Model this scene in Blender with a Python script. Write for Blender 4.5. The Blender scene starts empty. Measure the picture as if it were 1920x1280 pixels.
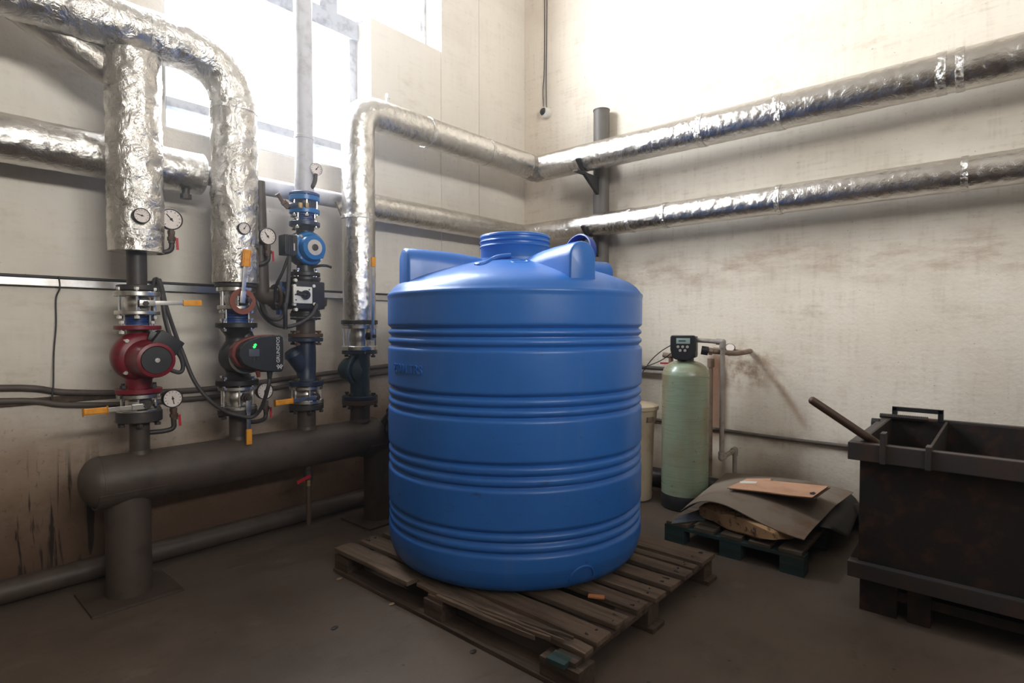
import bpy, bmesh, math, random
from mathutils import Vector, Matrix, noise
random.seed(7)
PI = math.pi
SC = bpy.context.scene
COL = SC.collection

# ------------------------------------------------------------------ camera, world, light, exposure
F, CAMH = 1060.0, 1.40
YAW = math.atan(930 / F)
PITCH = math.atan(28 / F)
cam = bpy.data.cameras.new('camera')
cam.sensor_width = 36.0
cam.lens = F / 1920 * 36.0
cam.clip_start = 0.05
camo = bpy.data.objects.new('camera', cam)
COL.objects.link(camo)
camo.location = (0, 0, CAMH)
FWD = Vector((math.cos(YAW) * math.cos(PITCH), math.sin(YAW) * math.cos(PITCH), -math.sin(PITCH)))
RGT = Vector((math.sin(YAW), -math.cos(YAW), 0))
UPV = RGT.cross(FWD)
FH = Vector((math.cos(YAW), math.sin(YAW), 0))
camo.rotation_euler = Matrix((RGT, UPV, -FWD)).transposed().to_euler()
SC.camera = camo

SC.view_settings.view_transform = 'Standard'
SC.view_settings.look = 'None'
SC.view_settings.gamma = 1.0
SC.view_settings.use_curve_mapping = False
SC.view_settings.exposure = 0.0
SC.cycles.use_denoising = True
SC.cycles.caustics_reflective = False
SC.cycles.caustics_refractive = False
SC.cycles.sample_clamp_indirect = 6.0
SC.cycles.max_bounces = 7
SC.cycles.adaptive_threshold = 0.015
SC.cycles.diffuse_bounces = 4
SC.cycles.glossy_bounces = 4
SC.cycles.transparent_max_bounces = 8

w = bpy.data.worlds.new('world')
SC.world = w
w.use_nodes = True
bg = w.node_tree.nodes['Background']
bg.inputs['Color'].default_value = (0.86, 0.93, 1.0, 1)
bg.inputs['Strength'].default_value = 3.0


def area(name, loc, target, sx, sy, power, color):
    l = bpy.data.lights.new(name, 'AREA')
    l.shape = 'RECTANGLE'
    l.size, l.size_y = sx, sy
    l.energy = power
    l.color = color
    o = bpy.data.objects.new(name, l)
    COL.objects.link(o)
    o.location = loc
    d = Vector(target) - Vector(loc)
    o.rotation_euler = d.to_track_quat('-Z', 'Y').to_euler()
    return o


WALLV, WALLU, WALLT = 3.9, 4.63, 0.30
# daylight falling through the tall window of the left wall, and fill from a lamp low outside the unseen rear window
area('daylight_left', (2.45, 5.0, 4.15), (3.0, 2.2, 2.9), 3.6, 2.8, 1850, (0.95, 0.97, 1.0))
area('fill_rear', (0.35, -4.4, 3.05), (0.8, 3.9, 3.6), 3.6, 1.6, 1080, (1.0, 0.94, 0.86))


# ------------------------------------------------------------------ picture ray helpers (metres in the room)
def ray(px, py):
    return FWD + RGT * ((px - 960) / F) - UPV * ((py - 640) / F)


CC = Vector((0, 0, CAMH))


def onV(px, py, v):
    r = ray(px, py)
    return CC + r * (v / r.y)


def onU(px, py, u):
    r = ray(px, py)
    return CC + r * (u / r.x)


def onZ(px, py, z):
    r = ray(px, py)
    return CC + r * ((z - CAMH) / r.z)


def onD(px, py, d):
    r = ray(px, py)
    return CC + r * (d / r.dot(FH))


# ------------------------------------------------------------------ materials
def lin(r, g, b):
    def f(c):
        c /= 255.0
        return c / 12.92 if c <= 0.04045 else ((c + 0.055) / 1.055) ** 2.4
    return (f(r), f(g), f(b), 1.0)


class E_:
    """a tiny expression wrapper over math nodes"""
    def __init__(s, nt, sock):
        s.nt, s.s = nt, sock

    def _op(s, op, o=None, o2=None):
        n = s.nt.nodes.new('ShaderNodeMath')
        n.operation = op
        s.nt.links.new(s.s, n.inputs[0])
        for i, x in ((1, o), (2, o2)):
            if x is None:
                continue
            if isinstance(x, E_):
                s.nt.links.new(x.s, n.inputs[i])
            else:
                n.inputs[i].default_value = x
        return E_(s.nt, n.outputs[0])

    def __add__(s, o): return s._op('ADD', o)
    def __sub__(s, o): return s._op('SUBTRACT', o)
    def __mul__(s, o): return s._op('MULTIPLY', o)
    def abs(s): return s._op('ABSOLUTE')
    def pow(s, o): return s._op('POWER', o)
    def max(s, o): return s._op('MAXIMUM', o)
    def min(s, o): return s._op('MINIMUM', o)

    def ramp(s, a, b):
        n = s.nt.nodes.new('ShaderNodeMapRange')
        n.interpolation_type = 'SMOOTHSTEP'
        s.nt.links.new(s.s, n.inputs['Value'])
        n.inputs['From Min'].default_value, n.inputs['From Max'].default_value = (a, b)
        if a > b:
            n.inputs['From Min'].default_value, n.inputs['From Max'].default_value = (b, a)
            n.inputs['To Min'].default_value, n.inputs['To Max'].default_value = (1, 0)
        return E_(s.nt, n.outputs['Result'])


class Mat:
    def __init__(s, name, color=(0.5, 0.5, 0.5, 1), rough=0.5, metal=0.0, spec=0.5):
        s.m = bpy.data.materials.new(name)
        s.m.use_nodes = True
        s.nt = s.m.node_tree
        s.b = s.nt.nodes['Principled BSDF']
        s.b.inputs['Base Color'].default_value = color
        s.b.inputs['Roughness'].default_value = rough
        s.b.inputs['Metallic'].default_value = metal
        s.b.inputs['Specular IOR Level'].default_value = spec
        s.c = None
        s.color = color
        tc = s.nt.nodes.new('ShaderNodeTexCoord')
        g = s.nt.nodes.new('ShaderNodeNewGeometry')
        s.pos = g.outputs['Position']
        s.obj = tc.outputs['Object']
        s.gen = tc.outputs['Generated']

    def xyz(s, which='pos'):
        n = s.nt.nodes.new('ShaderNodeSeparateXYZ')
        s.nt.links.new(getattr(s, which), n.inputs[0])
        return [E_(s.nt, n.outputs[i]) for i in range(3)]

    def noise(s, scale=5, detail=4, rough=0.55, stretch=(1, 1, 1), which='pos', off=(0, 0, 0), dist=0.0):
        mp = s.nt.nodes.new('ShaderNodeMapping')
        s.nt.links.new(getattr(s, which), mp.inputs['Vector'])
        mp.inputs['Scale'].default_value = stretch
        mp.inputs['Location'].default_value = off
        n = s.nt.nodes.new('ShaderNodeTexNoise')
        n.inputs['Scale'].default_value = scale
        n.inputs['Detail'].default_value = detail
        n.inputs['Roughness'].default_value = rough
        n.inputs['Distortion'].default_value = dist
        s.nt.links.new(mp.outputs[0], n.inputs['Vector'])
        return E_(s.nt, n.outputs['Fac'])

    def voro(s, scale=5, stretch=(1, 1, 1), which='pos', feature='F1', rnd=1.0):
        mp = s.nt.nodes.new('ShaderNodeMapping')
        s.nt.links.new(getattr(s, which), mp.inputs['Vector'])
        mp.inputs['Scale'].default_value = stretch
        n = s.nt.nodes.new('ShaderNodeTexVoronoi')
        n.feature = feature
        n.inputs['Scale'].default_value = scale
        s.nt.links.new(mp.outputs[0], n.inputs['Vector'])
        return E_(s.nt, n.outputs['Distance'])

    def mix(s, fac, color, blend='MIX'):
        n = s.nt.nodes.new('ShaderNodeMix')
        n.data_type = 'RGBA'
        n.blend_type = blend
        if isinstance(fac, E_):
            s.nt.links.new(fac.s, n.inputs[0])
        else:
            n.inputs[0].default_value = fac
        if s.c is None:
            n.inputs[6].default_value = s.color
        else:
            s.nt.links.new(s.c, n.inputs[6])
        n.inputs[7].default_value = color
        s.c = n.outputs[2]
        s.nt.links.new(s.c, s.b.inputs['Base Color'])
        return s

    def rough(s, e):
        s.nt.links.new(e.s, s.b.inputs['Roughness'])
        return s

    def bump(s, e, strength=0.3, dist=0.01):
        n = s.nt.nodes.new('ShaderNodeBump')
        n.inputs['Strength'].default_value = strength
        n.inputs['Distance'].default_value = dist
        s.nt.links.new(e.s, n.inputs['Height'])
        s.nt.links.new(n.outputs[0], s.b.inputs['Normal'])
        return s


M = {}


def simple(name, color, rough=0.5, metal=0.0, dirt=0.25, scale=14, dirtcol=None, spec=0.5, bump=0.0):
    m = Mat(name, color, rough, metal, spec)
    dc = dirtcol or tuple(c * 0.45 for c in color[:3]) + (1,)
    m.mix(m.noise(scale, 5, 0.6).ramp(0.45, 0.75) * dirt * 1.6, dc)
    if bump:
        m.bump(m.noise(scale * 9, 4), bump, 0.004)
    M[name] = m.m
    return m


# plaster of the two walls
def wall_mat(name, base, side):
    m = Mat(name, base, 0.85, 0, 0.2)
    x, y, z = m.xyz()
    big = m.noise(0.9, 5, 0.6)
    m.mix(big.ramp(0.42, 0.7) * 0.28, lin(176, 156, 132))
    cloth = m.noise(26, 3, 0.6, (1, 1, 0.12)) * 0.5 + m.noise(26, 3, 0.6, (0.1, 0.1, 1.4)) * 0.5
    m.mix(cloth.ramp(0.48, 0.74) * (0.3 if side == 'right' else 0.14), lin(150, 130, 112))
    m.mix(m.noise(2.2, 7, 0.72, (1, 1, 2.2), off=(3, 1, 5)).ramp(0.54, 0.74) * 0.3, lin(166, 138, 110))
    m.mix(m.noise(60, 2, 0.5).ramp(0.72, 0.78) * 0.55, lin(90, 76, 64))
    if side == 'left':
        low = (z + m.noise(1.7, 5, 0.65) * 0.9).ramp(1.85, 0.8)  # grime low down; both tones deepened to carry vignette darkening as well
        m.mix(low * 0.85, lin(126, 95, 70))
        low2 = (z + m.noise(3.7, 6, 0.7) * 0.5).ramp(1.0, 0.4)
        m.mix(low2 * 0.85, lin(78, 56, 42))
        m.mix(m.noise(30, 4, 0.7).ramp(0.56, 0.72) * (z.ramp(1.5, 0.4)) * 0.6, lin(70, 52, 40))
        drip = m.noise(11, 4, 0.6, (1.5, 1.5, 0.13), dist=0.9).ramp(0.55, 0.62)
        m.mix(drip * z.ramp(0.78, 0.5) * x.ramp(1.15, 0.85) * 0.9, lin(38, 32, 30))
    else:
        d = (y * 0.757 - z * 0.653)
        # rusty run mark sloping away from the pipe end
        a = (y + (z - 1.19) * -0.62 - 1.47).abs()
        run = a.ramp(0.05, 0.0) * z.ramp(0.55, 0.75) * z.ramp(1.2, 1.12)
        m.mix(run * 0.5 * m.noise(9, 4).ramp(0.2, 0.7), lin(172, 128, 90))
        rr = ((y - 1.62).abs()).ramp(0.42, 0.05) * ((z - 1.08).abs()).ramp(0.3, 0.02)
        m.mix(rr * m.noise(7, 5, 0.7).ramp(0.4, 0.66) * 0.75, lin(142, 100, 64))
        st = ((y - 1.80).abs()).ramp(0.11, 0.03) * z.ramp(1.25, 1.1) * z.ramp(0.3, 0.6)
        m.mix(st * 0.8, lin(126, 78, 46))
        low = (z + m.noise(2.1, 5, 0.65) * 0.5).ramp(0.75, 0.35)
        m.mix(low * 0.6, lin(156, 126, 98))
        wave = m.noise(1.3, 4, 0.6, (1, 1, 0.3), off=(2, 7, 1))
        band = ((z + wave * 0.5 - 2.12).abs()).ramp(0.2, 0.02)
        m.mix(band * m.noise(3.1, 6, 0.72, (1, 1, 3)).ramp(0.35, 0.75) * 0.6, lin(160, 126, 98))
        m.mix(((z - 0.52).abs()).ramp(0.09, 0.0) * m.noise(5, 5).ramp(0.35, 0.7) * 0.6, lin(120, 92, 66))
    m.bump(m.noise(40, 5, 0.6) + big * 3.0, 0.25, 0.01)
    M[name] = m.m


wall_mat('plaster_left', lin(228, 220, 208), 'left')
wall_mat('plaster_right', lin(230, 219, 203), 'right')
simple('plaster_ceiling', lin(168, 161, 153), 0.9, 0, 0.3, 3)
simple('plaster_plain', lin(150, 142, 132), 0.9, 0, 0.3, 3)

m = Mat('concrete', lin(96, 83, 73), 0.6, 0, 0.3)
m.mix(m.noise(1.4, 6, 0.65).ramp(0.4, 0.7) * 0.6, lin(72, 61, 53))
m.mix(m.noise(6, 6, 0.7, (1, 2.2, 1)).ramp(0.52, 0.75) * 0.5, lin(66, 56, 48))
m.mix(m.noise(3.3, 5, 0.6, off=(4, 2, 0)).ramp(0.6, 0.8) * 0.5, lin(124, 114, 104))
m.mix(m.voro(9).ramp(0.09, 0.05) * m.noise(2.4, 2).ramp(0.52, 0.6) * 0.7, lin(48, 40, 36))
m.mix(m.noise(120, 2).ramp(0.6, 0.75) * 0.35, lin(60, 52, 46))
m.rough(m.noise(2.1, 5) * 0.35 + 0.42)
m.bump(m.noise(45, 5, 0.7), 0.2, 0.006)
M['concrete'] = m.m

m = Mat('foil', (0.66, 0.635, 0.605, 1), 0.3, 1.0)
m.mix(m.noise(5, 5, 0.6).ramp(0.5, 0.8) * 0.5, (0.46, 0.41, 0.36, 1))
m.rough(m.noise(9, 4) * 0.2 + 0.13)
m.bump(m.noise(16, 6, 0.68, dist=1.4) * 1.0 + m.voro(26) * 0.4 + m.noise(60, 4, 0.65) * 0.3, 0.4, 0.014)
M['foil'] = m.m
m = Mat('foil_creased', (0.62, 0.59, 0.555, 1), 0.3, 1.0)
m.mix(m.noise(5, 5, 0.6).ramp(0.5, 0.8) * 0.5, (0.42, 0.37, 0.32, 1))
m.rough(m.noise(9, 4) * 0.2 + 0.18)
m.bump((m.noise(9, 5, 0.62, (1, 1, 0.8), dist=2.2) - m.noise(6, 2, 0.5, off=(3, 3, 3)) * 0.2).abs() * 1.4 + m.voro(15, (1, 1, 0.7)) * 0.7 + m.noise(34, 4, 0.65) * 0.4, 0.52, 0.02)
M['foil_creased'] = m.m
m = Mat('foil_tape', (0.68, 0.66, 0.63, 1), 0.22, 1.0)
m.bump(m.noise(30, 5, 0.7, dist=1.0) + m.voro(40) * 0.5, 0.7, 0.012)
M['foil_tape'] = m.m
m = Mat('foil_dusty', (0.46, 0.42, 0.38, 1), 0.42, 1.0)
m.mix(m.noise(7, 5).ramp(0.4, 0.7) * 0.6, (0.22, 0.19, 0.17, 1))
m.bump(m.noise(17, 5, 0.62, dist=0.8) + m.voro(20) * 0.7, 0.5, 0.016)
M['foil_dusty'] = m.m

m = Mat('tank_blue', lin(42, 104, 182), 0.36, 0, 0.5)
x, y, z = m.xyz()
m.mix(m.noise(2.2, 5, 0.6).ramp(0.4, 0.72) * 0.35, lin(30, 84, 158))
m.mix(m.noise(18, 4, 0.6, (1, 1, 0.09)).ramp(0.56, 0.72) * 0.3, lin(70, 110, 176))
m.mix(m.noise(9, 6, 0.75, (1, 1, 2.5)).ramp(0.58, 0.74) * z.ramp(1.7, 0.3) * 0.75, lin(48, 46, 50))
m.mix(m.noise(26, 5, 0.7, (1, 1, 1.6), off=(1, 5, 2)).ramp(0.64, 0.74) * 0.6, lin(78, 62, 46))
m.rough(m.noise(6, 4) * 0.2 + 0.25)
m.bump(m.noise(7, 4, 0.55) + m.noise(60, 3) * 0.1, 0.12, 0.012)
M['tank_blue'] = m.m
simple('lid_blue', lin(22, 56, 140), 0.4, 0, 0.2)
simple('lid_inner', lin(14, 22, 54), 0.6, 0, 0.2)

simple('grey_paint', lin(76, 65, 58), 0.5, 0, 0.5, 9, lin(58, 48, 42), 0.4, 0.1)
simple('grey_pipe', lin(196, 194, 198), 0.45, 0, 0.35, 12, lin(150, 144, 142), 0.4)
simple('grey_post', lin(102, 96, 91), 0.55, 0, 0.4, 6, lin(88, 80, 74))
simple('dark_steel', lin(58, 54, 54), 0.5, 0.3, 0.4, 20, lin(84, 66, 52))
simple('rusty_steel', lin(86, 70, 60), 0.6, 0.3, 0.6, 22, lin(96, 58, 36))
simple('zinc', (0.62, 0.60, 0.57, 1), 0.3, 1.0, 0.4, 24, (0.32, 0.28, 0.25, 1))
simple('bolt_zinc', (0.82, 0.80, 0.78, 1), 0.25, 1.0, 0.2, 40)
simple('brass', (0.55, 0.40, 0.22, 1), 0.35, 1.0, 0.4, 30)
simple('blue_iron', lin(28, 62, 120), 0.4, 0, 0.5, 18, lin(24, 34, 54))
simple('bright_blue', lin(12, 104, 168), 0.35, 0, 0.3, 18, lin(16, 60, 110))
simple('navy_iron', lin(30, 42, 66), 0.42, 0, 0.5, 18, lin(22, 26, 34))
simple('teal_iron', lin(26, 54, 66), 0.42, 0, 0.5, 18, lin(22, 30, 38))
simple('red_iron', lin(118, 24, 38), 0.38, 0, 0.4, 16, lin(70, 18, 26))
simple('black_iron', lin(32, 31, 34), 0.42, 0, 0.4, 16, lin(52, 46, 44))
simple('black_plastic', lin(30, 30, 34), 0.45, 0, 0.25, 16, lin(52, 50, 50))
simple('red_brown', lin(112, 52, 48), 0.4, 0, 0.2, 16)
simple('gasket_rubber', lin(132, 76, 64), 0.8, 0, 0.3, 16)
simple('cable_rubber', lin(58, 54, 56), 0.55, 0, 0.2, 20)
simple('orange_grip', lin(226, 150, 34), 0.5, 0, 0.35, 30, lin(160, 92, 30))
simple('red_paint', lin(176, 30, 44), 0.45, 0, 0.2, 16)
simple('dial_white', lin(226, 214, 206), 0.6, 0, 0.25, 30, lin(190, 168, 156))
simple('ink', lin(34, 32, 34), 0.7, 0, 0.0)
simple('white_print', lin(206, 204, 202), 0.6, 0, 0.0)
simple('plate_silver', lin(206, 196, 186), 0.35, 0.4, 0.2, 30)
simple('white_plastic', lin(224, 220, 212), 0.4, 0, 0.1)
simple('screen_grey', lin(84, 88, 98), 0.25, 0, 0.05)
simple('lcd', lin(150, 168, 160), 0.25, 0, 0.05)
simple('button_grey', lin(168, 164, 158), 0.5, 0, 0.1)
simple('galvanised', (0.56, 0.56, 0.57, 1), 0.32, 1.0, 0.45, 7, (0.34, 0.28, 0.22, 1))
simple('conduit', lin(92, 82, 76), 0.6, 0, 0.5, 7, lin(62, 52, 46))
simple('pvc_grey', lin(150, 142, 134), 0.5, 0, 0.5, 14, lin(112, 92, 76))
simple('pvc_brown', lin(128, 108, 92), 0.55, 0, 0.5, 14, lin(98, 74, 56))
simple('beige_plastic', lin(190, 172, 148), 0.5, 0, 0.4, 6, lin(150, 124, 98))
simple('window_frame', lin(158, 160, 168), 0.6, 0, 0.45, 11, lin(92, 92, 98))
simple('cardboard', lin(196, 152, 124), 0.85, 0, 0.3, 8, lin(160, 116, 90))
simple('cardboard_edge', lin(120, 92, 74), 0.9, 0, 0.3, 30)
simple('felt_sheet', lin(132, 120, 108), 0.8, 0, 0.5, 4, lin(110, 80, 58), 0.3, 0.15)
simple('dark_sheet', lin(52, 48, 46), 0.6, 0, 0.3, 6)
simple('bag_black', lin(34, 32, 36), 0.45, 0, 0.3, 12, lin(60, 54, 52), 0.5, 0.4)
simple('bin_steel', lin(38, 33, 32), 0.6, 0.2, 0.5, 11, lin(78, 50, 36), 0.4, 0.2)
simple('rim_steel', lin(66, 62, 62), 0.5, 0.3, 0.5, 7, lin(92, 66, 50), 0.4, 0.2)
simple('stick_wood', lin(78, 56, 42), 0.5, 0, 0.4, 12)
simple('chip_wood', lin(190, 120, 76), 0.8, 0, 0.2, 30)
simple('leaf_dry', lin(150, 128, 96), 0.8, 0, 0.3, 30)
m = simple('led_green', lin(20, 220, 70), 0.4)
m.b.inputs['Emission Color'].default_value = (0.05, 1.0, 0.18, 1)
m.b.inputs['Emission Strength'].default_value = 1.4


def wood(name, base, dark, pale):
    m = Mat(name, base, 0.8, 0, 0.25)
    g = m.noise(14, 6, 0.65, (1.6, 0.09, 1.6))
    m.mix(g.ramp(0.4, 0.68) * 0.7, dark)
    m.mix(m.noise(30, 4, 0.6, (1.6, 0.06, 1.6), off=(2, 1, 4)).ramp(0.56, 0.7) * 0.5, pale)
    m.mix(m.noise(3, 5, 0.7).ramp(0.5, 0.75) * 0.5, dark)
    m.bump(g + m.noise(50, 4, 0.6, (1.5, 0.1, 1.5)) * 0.5, 0.4, 0.006)
    M[name] = m.m


wood('pallet_wood', lin(112, 94, 80), lin(62, 52, 46), lin(150, 130, 110))
wood('pallet_wood_dark', lin(88, 72, 62), lin(46, 38, 34), lin(120, 98, 82))
wood('pallet_green', lin(50, 70, 70), lin(38, 42, 40), lin(94, 84, 70))
wood('pallet_brown', lin(98, 84, 72), lin(56, 50, 46), lin(130, 112, 94))

m = Mat('fibreglass', lin(146, 160, 138), 0.3, 0, 0.6)
x, y, z = m.xyz()
m.mix(m.noise(30, 4, 0.6, (0.15, 0.15, 3)).ramp(0.4, 0.7) * 0.5, lin(118, 134, 112))
m.mix(m.noise(2.6, 5, 0.6, (1, 1, 0.4)).ramp(0.4, 0.62) * 0.7, lin(146, 122, 90))
m.mix(m.noise(24, 4, 0.7).ramp(0.64, 0.72) * 0.7, lin(104, 78, 52))
m.bump(m.noise(60, 3, 0.6, (0.1, 0.1, 3)), 0.2, 0.004)
m.rough(m.noise(20, 3, 0.6, (0.2, 0.2, 3)) * 0.2 + 0.2)
M['fibreglass'] = m.m

m = Mat('sack', lin(190, 152, 114), 0.75, 0, 0.3)
m.mix(m.noise(7, 5, 0.7).ramp(0.54, 0.62) * 0.8, lin(44, 38, 36))
m.mix(m.noise(22, 4, 0.7).ramp(0.56, 0.64) * 0.7, lin(72, 56, 46))
m.bump(m.noise(20, 5, 0.7), 0.4, 0.01)
M['sack'] = m.m

g = bpy.data.materials.new('window_glass')
g.use_nodes = True
nt = g.node_tree
nt.nodes.clear()
out = nt.nodes.new('ShaderNodeOutputMaterial')
mx = nt.nodes.new('ShaderNodeMixShader')
tr = nt.nodes.new('ShaderNodeBsdfTransparent')
gl = nt.nodes.new('ShaderNodeBsdfGlossy')
gl.inputs['Roughness'].default_value = 0.05
tr.inputs['Color'].default_value = (0.93, 0.95, 0.96, 1)
mx.inputs[0].default_value = 0.06
nt.links.new(tr.outputs[0], mx.inputs[1])
nt.links.new(gl.outputs[0], mx.inputs[2])
nt.links.new(mx.outputs[0], out.inputs[0])
M['glass'] = g


# ------------------------------------------------------------------ mesh helpers (all in room coordinates)
def bm_new():
    return bmesh.new()


def xf(bm, verts, mat):
    for v in verts:
        v.co = mat @ v.co


def add_box(bm, c, s, rot=None, bev=0.0):
    r = bmesh.ops.create_cube(bm, size=1.0)
    vs = r['verts']
    mt = Matrix.Translation(Vector(c)) @ (rot.to_4x4() if rot else Matrix()) @ Matrix.Diagonal((s[0], s[1], s[2], 1))
    xf(bm, vs, mt)
    if bev > 0:
        es = list({e for v in vs for e in v.link_edges})
        bmesh.ops.bevel(bm, geom=es, offset=bev, segments=2, affect='EDGES', profile=0.7)
    return vs


def axm(p, d):
    return Matrix.Translation(Vector(p)) @ Vector(d).normalized().to_track_quat('Z', 'Y').to_matrix().to_4x4()


def add_lathe(bm, prof, mt, n=32, close=True):
    rings = []
    for r, z in prof:
        if r < 1e-6:
            rings.append([bm.verts.new(mt @ Vector((0, 0, z)))])
        else:
            rings.append([bm.verts.new(mt @ Vector((r * math.cos(2 * PI * i / n), r * math.sin(2 * PI * i / n), z))) for i in range(n)])
    for a, b in zip(rings, rings[1:]):
        for i in range(n):
            j = (i + 1) % n
            if len(a) == 1 and len(b) == 1:
                continue
            if len(a) == 1:
                bm.faces.new((a[0], b[i], b[j]))
            elif len(b) == 1:
                bm.faces.new((a[i], b[0], a[j]))
            else:
                bm.faces.new((a[i], b[i], b[j], a[j]))
    if close:
        for rg in (rings[0], rings[-1]):
            if len(rg) > 2:
                bm.faces.new(rg)


def add_cyl(bm, p0, p1, r, n=24, r2=None, bev=0.0):
    p0, p1 = Vector(p0), Vector(p1)
    L = (p1 - p0).length
    r2 = r if r2 is None else r2
    if bev:
        prof = [(r - bev, 0), (r, bev), (r2, L - bev), (r2 - bev, L)]
    else:
        prof = [(r, 0), (r2, L)]
    add_lathe(bm, prof, axm(p0, p1 - p0), n)


def fillet(pts, rad, k=8):
    pts = [Vector(p) for p in pts]
    res = [pts[0]]
    for a, b, c in zip(pts, pts[1:], pts[2:]):
        d1, d2 = (a - b), (c - b)
        l = min(rad, d1.length * 0.49, d2.length * 0.49)
        s, e = b + d1.normalized() * l, b + d2.normalized() * l
        for i in range(k + 1):
            t = i / k
            res.append(s * (1 - t) ** 2 + b * 2 * t * (1 - t) + e * t * t)
    res.append(pts[-1])
    return res


def spline(pts, k=8):
    P = [Vector(p) for p in pts]
    P = [P[0]] + P + [P[-1]]
    res = []
    for i in range(1, len(P) - 2):
        for j in range(k):
            t = j / k
            a, b, c, d = P[i - 1], P[i], P[i + 1], P[i + 2]
            res.append(0.5 * ((2 * b) + (c - a) * t + (2 * a - 5 * b + 4 * c - d) * t * t + (3 * b - a - 3 * c + d) * t ** 3))
    res.append(P[-2])
    return res


def densify(pts, step):
    res = [pts[0]]
    for a, b in zip(pts, pts[1:]):
        n = max(1, int((b - a).length / step))
        for i in range(1, n + 1):
            res.append(a.lerp(b, i / n))
    return res


def add_tube(bm, pts, r, n=16, rf=None, caps=True):
    pts = [Vector(p) for p in pts]
    T = []
    for i in range(len(pts)):
        a, b = pts[max(0, i - 1)], pts[min(len(pts) - 1, i + 1)]
        T.append((b - a).normalized())
    up = Vector((0, 0, 1)) if abs(T[0].z) < 0.9 else Vector((1, 0, 0))
    N = (up - T[0] * up.dot(T[0])).normalized()
    rings = []
    L = 0.0
    for i, p in enumerate(pts):
        if i:
            N = (N - T[i] * N.dot(T[i])).normalized()
            L += (p - pts[i - 1]).length
        B = T[i].cross(N)
        ring = []
        for k in range(n):
            an = 2 * PI * k / n
            d = N * math.cos(an) + B * math.sin(an)
            rr = r if rf is None else rf(p + d * r, d, L, an)
            ring.append(bm.verts.new(p + d * rr))
        rings.append(ring)
    for a, b in zip(rings, rings[1:]):
        for k in range(n):
            j = (k + 1) % n
            bm.faces.new((a[k], a[j], b[j], b[k]))
    if caps:
        bm.faces.new(list(reversed(rings[0])))
        bm.faces.new(rings[-1])


def bar_between(bm, p0, p1, w, t, side, bev=0.0):
    """flat bar from p0 to p1; 'side' is the direction of its thickness t"""
    p0, p1 = Vector(p0), Vector(p1)
    d = (p1 - p0)
    L = d.length
    x = d.normalized()
    zz = (Vector(side) - x * Vector(side).dot(x)).normalized()
    y = zz.cross(x)
    rot = Matrix((x, y, zz)).transposed()
    add_box(bm, (p0 + p1) / 2, (L, w, t), rot, bev)


def add_poly(bm, pts, vec):
    """prism from a closed outline pushed along vec"""
    a = [bm.verts.new(Vector(p)) for p in pts]
    b = [bm.verts.new(Vector(p) + Vector(vec)) for p in pts]
    bm.faces.new(a)
    bm.faces.new(list(reversed(b)))
    n = len(a)
    for i in range(n):
        j = (i + 1) % n
        bm.faces.new((a[j], a[i], b[i], b[j]))


ORG = {}


def fin(o, m):
    if isinstance(m, (list, tuple)):
        for x in m:
            o.data.materials.append(M[x])
    else:
        o.data.materials.append(M[m])


def ob(name, bm, m, parent=None, smooth=40, bev=0.0, base=True):
    bmesh.ops.recalc_face_normals(bm, faces=bm.faces)
    if parent is not None:
        off = ORG[parent.name]
    elif base and len(bm.verts):
        xs = [v.co.x for v in bm.verts]
        ys = [v.co.y for v in bm.verts]
        zs = [v.co.z for v in bm.verts]
        off = Vector(((min(xs) + max(xs)) / 2, (min(ys) + max(ys)) / 2, min(zs)))
    else:
        off = Vector((0, 0, 0))
    for v in bm.verts:
        v.co = v.co - off
    me = bpy.data.meshes.new(name)
    bm.to_mesh(me)
    bm.free()
    o = bpy.data.objects.new(name, me)
    COL.objects.link(o)
    if parent is not None:
        o.parent = parent
    else:
        o.location = off
    ORG[o.name] = off
    fin(o, m)
    if smooth:
        for p in me.polygons:
            p.use_smooth = True
        me.set_sharp_from_angle(angle=math.radians(smooth))
    if bev:
        b = o.modifiers.new('bevel', 'BEVEL')
        b.width = bev
        b.segments = 2
        b.limit_method = 'ANGLE'
    return o


def tag(o, label, cat, group=None):
    o['label'] = label
    o['category'] = cat
    if group:
        o['group'] = group
    return o


def thing(name, label, cat, loc, group=None):
    o = bpy.data.objects.new(name, None)
    COL.objects.link(o)
    o.location = Vector(loc)
    o.empty_display_size = 0.1
    ORG[o.name] = Vector(loc)
    return tag(o, label, cat, group)


def structure(o):
    o['kind'] = 'structure'
    return o


def stuff(o):
    o['kind'] = 'stuff'
    return o


def text_mesh(s, size, extr, mt, name, m, parent, bend=None):
    cu = bpy.data.curves.new('lettering', 'FONT')
    cu.body = s
    cu.size = size
    cu.extrude = extr
    cu.align_x, cu.align_y = 'CENTER', 'CENTER'
    cu.resolution_u = 3
    t = bpy.data.objects.new('lettering', cu)
    COL.objects.link(t)
    dg = bpy.context.evaluated_depsgraph_get()
    me = bpy.data.meshes.new_from_object(t.evaluated_get(dg))
    bpy.data.objects.remove(t)
    bm = bm_new()
    bm.from_mesh(me)
    bpy.data.meshes.remove(me)
    for v in bm.verts:
        v.co = bend(v.co) if bend else mt @ v.co
    return ob(name, bm, m, parent, smooth=30)


# ------------------------------------------------------------------ the room
ULO, VLO, HC = -3.2, -3.2, 5.4


def slab(name, c0, c1, m, parent=None):
    bm = bm_new()
    c0, c1 = Vector(c0), Vector(c1)
    add_box(bm, (c0 + c1) / 2, c1 - c0)
    o = ob(name, bm, m, parent, smooth=0)
    return o if parent is not None else structure(o)


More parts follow.
